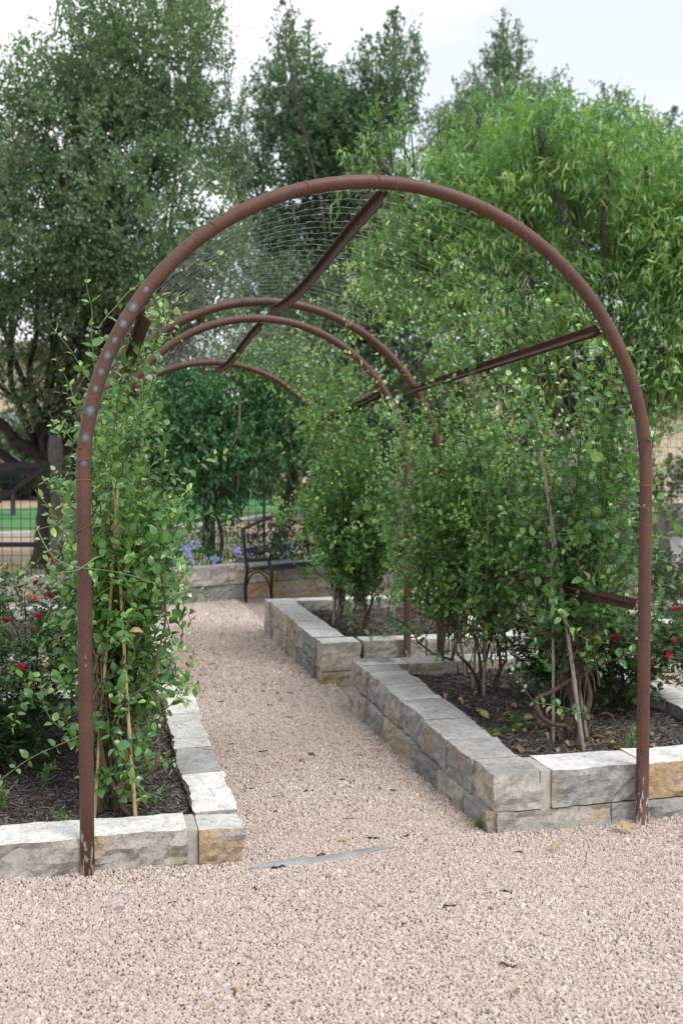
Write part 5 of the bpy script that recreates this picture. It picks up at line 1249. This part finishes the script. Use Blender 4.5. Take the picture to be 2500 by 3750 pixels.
for z in np.arange(0.05, 1.7, .14): m.tube([(-3.4, gp(-3.4) + .03, z), (-.56, gp(-.56) + .03, z)], .005, 4, caps=False)
put('wire_mesh', m.mesh('wire_mesh', M['fence_wire']), gate)['kind'] = 'stuff'
m = MB(); m.box((-.20, 17.6, .95), (.07, .07, 2.1)); tag(put('steel_post', m.mesh('steel_post', M['black_metal'], False)), 'slim black steel post behind the cedar post', 'fence post')

# ------------------------------------------------------------------ buildings far behind
def building(label, x0, x1, y, depth, z_eave, wins, ang=0., roof_over=.9, roof_h=1.6, fascia=True):
    root = empty('cream_building', ((x0 + x1) / 2, y, 0), label, 'building')
    m = MB(); m.box(((x0 + x1) / 2, y + depth / 2, z_eave / 2 - .1), (x1 - x0, depth, z_eave + .2)); w = put('wall', m.mesh('wall', M['cream_wall'], False), root)
    for (wx, wz, ww, wh) in wins:
        m = MB()
        for sx in (-1, 1): m.box((wx + sx * (ww / 2 + .05), y - .03, wz), (.1, .12, wh + .2))
        for sz in (-1, 1): m.box((wx, y - .031, wz + sz * (wh / 2 + .05)), (ww, .12, .1))
        f = put('window', m.mesh('window', M['fascia'], False), root)
        nx = max(1, round(ww / .9))
        for k in range(nx):
            m = MB(); m.box((wx - ww / 2 + (k + .5) * ww / nx, y - .012, wz), (ww / nx - .05, .02, wh)); put('pane', m.mesh('pane', M['glass'], False), f)
    m = MB(); a, b_, o = x0 - roof_over, x1 + roof_over, roof_over
    V = [(a, y - o, z_eave), (b_, y - o, z_eave), (b_, y + depth / 2, z_eave + roof_h), (a, y + depth / 2, z_eave + roof_h), (b_, y + depth + o, z_eave), (a, y + depth + o, z_eave)]
    V += [(x, yy, z + .18) for x, yy, z in V]
    m.add(V, [[6, 7, 8, 9], [9, 8, 10, 11], [0, 3, 2, 1], [3, 5, 4, 2], [1, 2, 8, 7], [2, 4, 10, 8], [0, 6, 9, 3], [3, 9, 11, 5], [5, 11, 10, 4]])
    put('roof', m.mesh('roof', M['roof_tin'], False), root)
    m = MB(); m.box(((a + b_) / 2, y - o - .04, z_eave + .0), (b_ - a, .06, .5)); put('fascia', m.mesh('fascia', M['fascia'], False), root)
    return root
building('cream barn far behind the gate on the left, with a tin roof and dark eaves', -17, .9, 62, 9, 8.5, [(-4.2, 4.3, 1.7, .9), (-1.2, 4.3, 1.7, .9), (-7.5, 4.3, 1.7, .9), (-12, 4.3, 1.7, .9)], roof_h=.9)
building('cream stone house glimpsed beyond the peach tree on the right', 15.5, 30, 41, 8, 5.4, [(17.5, 3.0, 1.2, 1.2), (28.6, 3.0, 1.2, 1.2)], roof_h=1.2)
m = MB(); n = 24
t = np.linspace(0, math.pi / 2, 7); prof = [(.05, 1.05), (.8, 1.08), (.8, 1.75)] + [(.8 * math.cos(a), 1.75 + .5 * math.sin(a)) for a in t[1:]]
V = [(-2.95 + r2 * math.cos(2 * math.pi * j / n), 38 + r2 * math.sin(2 * math.pi * j / n), z) for r2, z in prof for j in range(n)]
m.add(V, [[i * n + j, i * n + (j + 1) % n, (i + 1) * n + (j + 1) % n, (i + 1) * n + j] for i in range(len(prof) - 1) for j in range(n)])
tk = empty('storage_tank', (-2.95, 38, 0), 'round topped black tank on legs beyond the gate at the left edge', 'storage tank'); put('shell', m.mesh('shell', M['tank']), tk)
m = MB(); V = [(-2.95 + r2 * math.cos(2 * math.pi * j / n), 38 + r2 * math.sin(2 * math.pi * j / n), z) for r2, z in ((.22, 2.2), (.22, 2.3), (.01, 2.32)) for j in range(n)]
m.add(V, [[i * n + j, i * n + (j + 1) % n, (i + 1) * n + (j + 1) % n, (i + 1) * n + j] for i in range(2) for j in range(n)]); put('lid', m.mesh('lid', M['tank']), tk)

for a in (.8, 2.4, 3.9, 5.5):
    m = MB(); m.tube([(-2.95 + .6 * math.cos(a), 38 + .6 * math.sin(a), -.1), (-2.95 + .6 * math.cos(a), 38 + .6 * math.sin(a), 1.1)], .06, 8); put('leg', m.mesh('leg', M['black_metal']), tk)
# low dry stone wall behind the right fence
dw = empty('dry_stone_wall', (7, 15.5, 0), 'low dark dry stone wall beyond the right hand fence', 'wall')
r_ = np.random.default_rng(8)
for row in range(4):
    s = r_.uniform(0, .2)
    while s < 5.6:
        ln = r_.uniform(.22, .42); hh = .24
        me = stone_mesh(ln - .02, .35, hh - .02, 'fblr', s * 3 + row * 17, .09, .03, False, (('stone_grey', 'stone_grey')))
        me.materials[0] = M['dark_stone']
        p = (4.7 + s * .97 + ln / 2, 16.4 - s * .42 + r_.normal(0, .03), -.0 + row * .25 + .12 + r_.normal(0, .012)); put('stone', me, dw, p, (r_.normal(0, .05), r_.normal(0, .05), -.41)); s += ln

# old wooden bin with a torn white sheet
wb = empty('wooden_bin', (6.75, 10.7, 0), 'weathered wooden bin with a torn white sheet hanging over it, at the right edge', 'wooden bin')
for x, y in ((6.45, 10.72), (7.5, 10.45), (6.7, 11.2), (7.75, 10.95)):
    m = MB(); m.box((x, y, .6), (.1, .1, 1.3)); put('post', m.mesh('post', M['grey_wood'], False), wb)
for k in range(4):
    m = MB(); x = 6.58 + k * .24; m.box((x + .02, 10.70 - k * .062 - .0, .62 + .02 * (k % 2)), (.15, .03, 1.08), np.array([[.968, .25, 0], [-.25, .968, 0], [0, 0, 1]])); put('plank', m.mesh('plank', M['tan_wood' if k % 2 else 'grey_wood'], False), wb)
m = MB(); m.bar((6.3, 10.72, 1.22), (7.75, 10.34, 1.22), .12, .05); put('rail', m.mesh('rail', M['grey_wood'], False), wb)
m = MB()
def sheet_fn(u, v):
    x = 6.72 + u * .95; base = np.stack([x, 10.58 - u * .26 - .05 * np.sin(v * 5) , 1.27 - v * (.45 + .45 * u + .1 * np.sin(u * 9))], -1)
    w = fbm(np.stack([u * 9, v * 7, u * 0], -1), 3, 4) - .5; base[:, 1] -= .16 * w; base[:, 0] += .1 * w; return base
m.sheet(sheet_fn, np.linspace(0, 1, 26), np.linspace(0, 1, 22)); tag(put('plastic_sheet', m.mesh('plastic_sheet', M['white_sheet'])), 'torn white plastic sheet draped over the wooden bin', 'sheet')
m = MB(); m.sheet(lambda u, v: np.stack([6.5 + .14 * u + .05 * np.sin(v * 4), 10.56 + .05 * np.sin(u * 6 + v * 5) - .03 * u, .86 - v * .36 + .1 * (fbm(np.stack([u * 5, v * 5, u * 0], -1), 2, 9) - .5)], -1), np.linspace(0, 1, 12), np.linspace(0, 1, 12))
tag(put('plastic_scrap', m.mesh('plastic_scrap', M['white_sheet'])), 'smaller white plastic scrap caught low on the front of the wooden bin', 'sheet')
m = MB(); p = spline([(5.2, 9.0, .33), (5.12, 8.7, .335), (5.2, 8.2, .34), (5.5, 7.7, .31), (6.0, 7.4, .28), (7, 7.3, .27)], 40); m.tube(p, .012, 8)
tag(put('irrigation_hose', m.mesh('irrigation_hose', M['hose'])), 'black irrigation hose curving over the bed across the aisle', 'hose')

# ------------------------------------------------------------------ cast iron bench
be = empty('garden_bench', (2.5, 12.7, 0), 'black cast iron garden bench with a scrolled arched back, facing the path', 'bench')
f2 = np.array([.63, -.777, 0]); l2 = np.array([.777, .63, 0]); o0 = np.array([1.885, 12.50, 0]); Z = np.array([0, 0, 1.])
def bp(l, f, z): return o0 + l2 * l + f2 * f + Z * z
def part(nm, polys, rad, sides=7):
    m = MB()
    for p in polys: m.tube(spline([bp(*q) for q in p], 22), rad, sides)
    return put(nm, m.mesh(nm, M['black_metal']), be)
LB = 1.22
for l in (0., LB):
    part('leg', [[(l, 0, 0), (l, -.01, .2), (l, .02, .40), (l, .0, .55), (l, -.05, .90)]], .022)
    part('leg', [[(l, .44, 0), (l, .41, .15), (l, .42, .38), (l, .38, .52), (l, .42, .63)]], .022)
    part('armrest', [[(l, .43, .63), (l, .36, .66), (l, .2, .63), (l, .03, .65)]], .025)
    part('bracket', [[(l, .02, .36), (l, .2, .42), (l, .42, .36)], [(l, .01, .20), (l, .08, .33), (l, .2, .39), (l, .32, .33), (l, .40, .18)]], .011)
for k in range(7):
    m = MB(); m.bar(bp(0, .05 + k * .064, .425), bp(LB, .05 + k * .064, .425), .045, .014); put('slat', m.mesh('slat', M['black_metal'], False), be)
part('back_frame', [[(0, -.05, .90), (.2, -.055, .95), (.45, -.06, 1.01), (.61, -.06, 1.025), (.77, -.06, 1.01), (1.02, -.055, .95), (LB, -.05, .90)], [(0, .0, .52), (.3, .0, .515), (.61, .0, .515), (.92, .0, .515), (LB, .0, .52)]], .021)
def back(l, z): return (l, -.05 * (z - .5) / .45, z)
def scroll(cx, cz, r0, turns, flip, a0): 
    t = np.linspace(0, 1, 12); a = a0 + flip * t * turns * 2 * math.pi; rr = r0 * (1 - .75 * t)
    return [back(cx + r_ * math.cos(q), cz + r_ * math.sin(q)) for r_, q in zip(rr, a)]
for k in range(6):
    cx = .12 + k * .196
    for (cz, r0) in ((.63, .085), (.79, .08), (.91, .05)):
        if cz > .9 and (k < 1 or k > 4): continue
        part('scroll', [scroll(cx, cz, r0, 1.3, 1 if k % 2 else -1, 1.0 + k), scroll(cx + .07, cz + .02, r0 * .6, 1.1, -1 if k % 2 else 1, 3 + k)], .0115, 6)

# ------------------------------------------------------------------ small things on the ground
def strip(label, a, b):
    m = MB(); a, b = np.array(a, float), np.array(b, float)
    def fn(u, v):
        p = a + (b - a) * u[:, None]; w = .034 * np.sin(np.pi * np.clip(u, 0, 1)) ** .6 * (1 + .35 * (fbm(np.stack([u * 7, u * 0, u * 0], -1), 2, 2) - .3))
        return np.stack([p[:, 0], p[:, 1] - w * v + .01 * u, .016 + .01 * np.sin(u * np.pi) + .006 * np.sin(u * 9) - .022 * v * v], -1)
    m.sheet(fn, np.linspace(0, 1, 40), np.linspace(0, 1, 7)); m2 = m
    tag(put('edging_strip', m2.mesh('edging_strip', M['edging'])), label, 'garden edging')
strip('thin grey edging strip half buried in the gravel at the path entrance', (.625, 4.085, 0), (1.25, 4.15, 0))

DRY = []
for k, (w, c, fo) in enumerate([(.42, .5, .5), (.5, -.4, .7), (.36, .9, .3), (.55, .3, .9)]):
    v, f = leaf_shape(w, 6, fo, c, seed=60 + k, wave=.07)
    for t in (.12, .42, .72, .95):
        m = MB(); m.add(v, f, 0, t); DRY.append(m.mesh('fallen_leaf', M['dry_leaf']))
def dry(n, fn, group, label, seed, size=(.035, .075)):
    r = np.random.default_rng(seed)
    for k in range(n):
        p = fn(r); o = put('fallen_leaf', DRY[int(r.integers(len(DRY)))], None, p, (r.normal(0, .35), r.normal(0, .35), r.uniform(0, 6.28)), (r.uniform(*size),) * 3); tag(o, label, 'leaf', group)
def pick(x0, x1, y0, y1, zf, bias=1.):
    def g(r):
        x, y = r.uniform(x0, x1), y0 + (y1 - y0) * r.random() ** bias; return (x, y, float(zf(x, y)) + .012)
    return g
dry(70, pick(1.95, 2.9, 4.42, 5.3, zR1, 1.5), 'dry leaves on the near right bed', 'curled dry leaf lying on the mulch under the nearest right vine', 1, (.045, .09))
dry(36, pick(1.95, 3.0, 5.2, 6.4, zR1), 'dry leaves farther back on the near right bed', 'curled dry leaf lying on the mulch around the middle right vine', 2, (.04, .075))
dry(14, pick(1.95, 2.9, 7.6, 9.6, zR2), 'dry leaves on the far right bed', 'small yellowish dry leaf on the mulch of the far right bed', 3, (.03, .06))
dry(22, pick(-.6, .42, 4.45, 5.9, zL1), 'dry leaves on the left bed', 'curled tan dry leaf on the mulch of the near left bed', 4)
dry(12, pick(.7, 1.6, 4.6, 8.5, lambda x, y: .004), 'dry leaves on the path', 'small brown dry leaf lying on the gravel between the beds', 5, (.03, .05))
dry(7, pick(.0, 2.4, 2.5, 3.7, lambda x, y: .004), 'dry leaves on the front gravel', 'small tan dry leaf on the open gravel in front of the arch', 6, (.03, .045))
for lab, p, s, z, t in (('large tan dry leaf leaning by the foot of the right post', (2.33, 4.06, .03), .09, .6, 2), ('tan dry leaf flat on the gravel left of the right post', (1.93, 4.0, .015), .07, 2.6, 10), ('pale curled leaf on the gravel at the mouth of the path', (1.09, 4.28, .015), .05, 1.2, 6), ('rust coloured leaf on the gravel right of the right post', (2.55, 3.95, .015), .05, .4, 1)):
    tag(put('fallen_leaf', DRY[t], None, p, (.25, -.3, z), (s,) * 3), lab, 'leaf')

def chip(label, x, y, ln, ang, seed):
    r = np.random.default_rng(seed); m = MB(); n = 8; t = np.linspace(-.5, .5, n)
    p = np.stack([x + t * ln * math.cos(ang) + r.normal(0, .003, n), y + t * ln * math.sin(ang) + r.normal(0, .003, n), .013 + r.normal(0, .003, n)], -1); m.tube(p, ln * .07 * (1 - (2 * t) ** 4 * .7), 6)
    o = put('bark_chip', m.mesh('bark_chip', M['bark_chip'], False)); tag(o, label, 'bark chip', 'dark bark chips on the gravel')
r_ = np.random.default_rng(3)
for k in range(46):
    y = 2.4 + 5.2 * r_.random() ** 1.2; x = r_.uniform(.72, 1.55) if y > 4.1 else r_.uniform(-.1 * y + .1, .6 * y)
    chip('dark sliver of bark lying on the pink gravel', x, y, r_.uniform(.016, .07), r_.normal(0, .5), k)
def cobble(label, x, y, s, mat, seed):
    m = MB(); v, f, sd = box_grid(4, 4, 3); q = unit(v) * .5 * (1 + .5 * (fbm(v * 3 + seed, 2, seed) - .5))[:, None] * np.array([1.25, .9, .62]); m.add(q * s + [x, y, s * .22], f)
    tag(put('pebble', m.mesh('pebble', M[mat])), label, 'pebble')
cobble('round olive tan pebble on the path near the right bed corner', 1.43, 4.12, .042, 'tan_pebble', 1)
cobble('blue grey pebble in the gravel right of the left post', .10, 3.82, .035, 'blue_pebble', 2)
cobble('blue grey pebble in front of the left post foot', .10, 3.95, .032, 'blue_pebble', 3)
cobble('blue grey pebble in front of the right bed corner', 1.62, 3.84, .026, 'blue_pebble', 4)
cobble('dark blue pebble at the lower middle of the gravel', .62, 2.62, .03, 'blue_pebble', 5)
cobble('pale tan pebble on the gravel right of the left corner block', .78, 3.6, .03, 'tan_pebble', 6)

def weed(label, p, s, n, seed):
    r = np.random.default_rng(seed); root = empty('weed', p, label, 'weed', None); st = MB(); lf = MB(); v, f = leaf_shape(.3, 3, .2, .2, seed=9)
    for k in range(n):
        q = spline([p, np.array(p) + np.array([r.normal(0, .2), r.normal(0, .2), .55]) * s, np.array(p) + np.array([r.normal(0, .45), r.normal(0, .45), r.uniform(.7, 1.1)]) * s], 8); st.tube(q, .0014, 4, caps=False)
        i = r.integers(1, 8, 8); a = rdir(8, r) + [0, 0, .5]; lf.scatter(v, f, q[i], frames(a, [0, 0, 1.] + r.normal(0, .4, (8, 3))), r.uniform(.2, .36, 8) * s, r.random(8))
    put('stems', st.mesh('stems', M['green_stem']), root); put('leaves', lf.mesh('leaves', M['weed_leaf']), root)['kind'] = 'stuff'
weed('bright green weed sprouting at the corner of the near right bed', (1.69, 4.28, .0), .07, 9, 1)
for k, (lab, x, y, s) in enumerate([('small leafy weed in the mulch nearest the stone edge of the right bed', 2.02, 4.9, .08), ('tiny weed beside the first on the right bed', 1.97, 5.05, .06), ('feathery weed between the canes of the nearest right vine', 2.22, 5.05, .09), ('weed sprout right of the right post, in the mulch', 2.62, 4.6, .09), ('short weed near the front wall right of the post', 2.75, 4.75, .08)]):
    weed(lab, (x, y, float(zR1(x, y))), s, 6, 20 + k)
for k, (lab, x, y, s) in enumerate([('upright reddish green sprout in the middle of the left bed', .27, 5.0, .1), ('tiny weed by the left post in the left bed', -.12, 4.45, .07), ('leafy weed behind the left post among dry leaves', -.2, 4.95, .12), ('low weed at the left edge of the picture in the mulch', -.37, 4.7, .11), ('small weed behind the left cane', .12, 5.1, .08)]):
    weed(lab, (x, y, float(zL1(x, y))), s, 6, 40 + k)
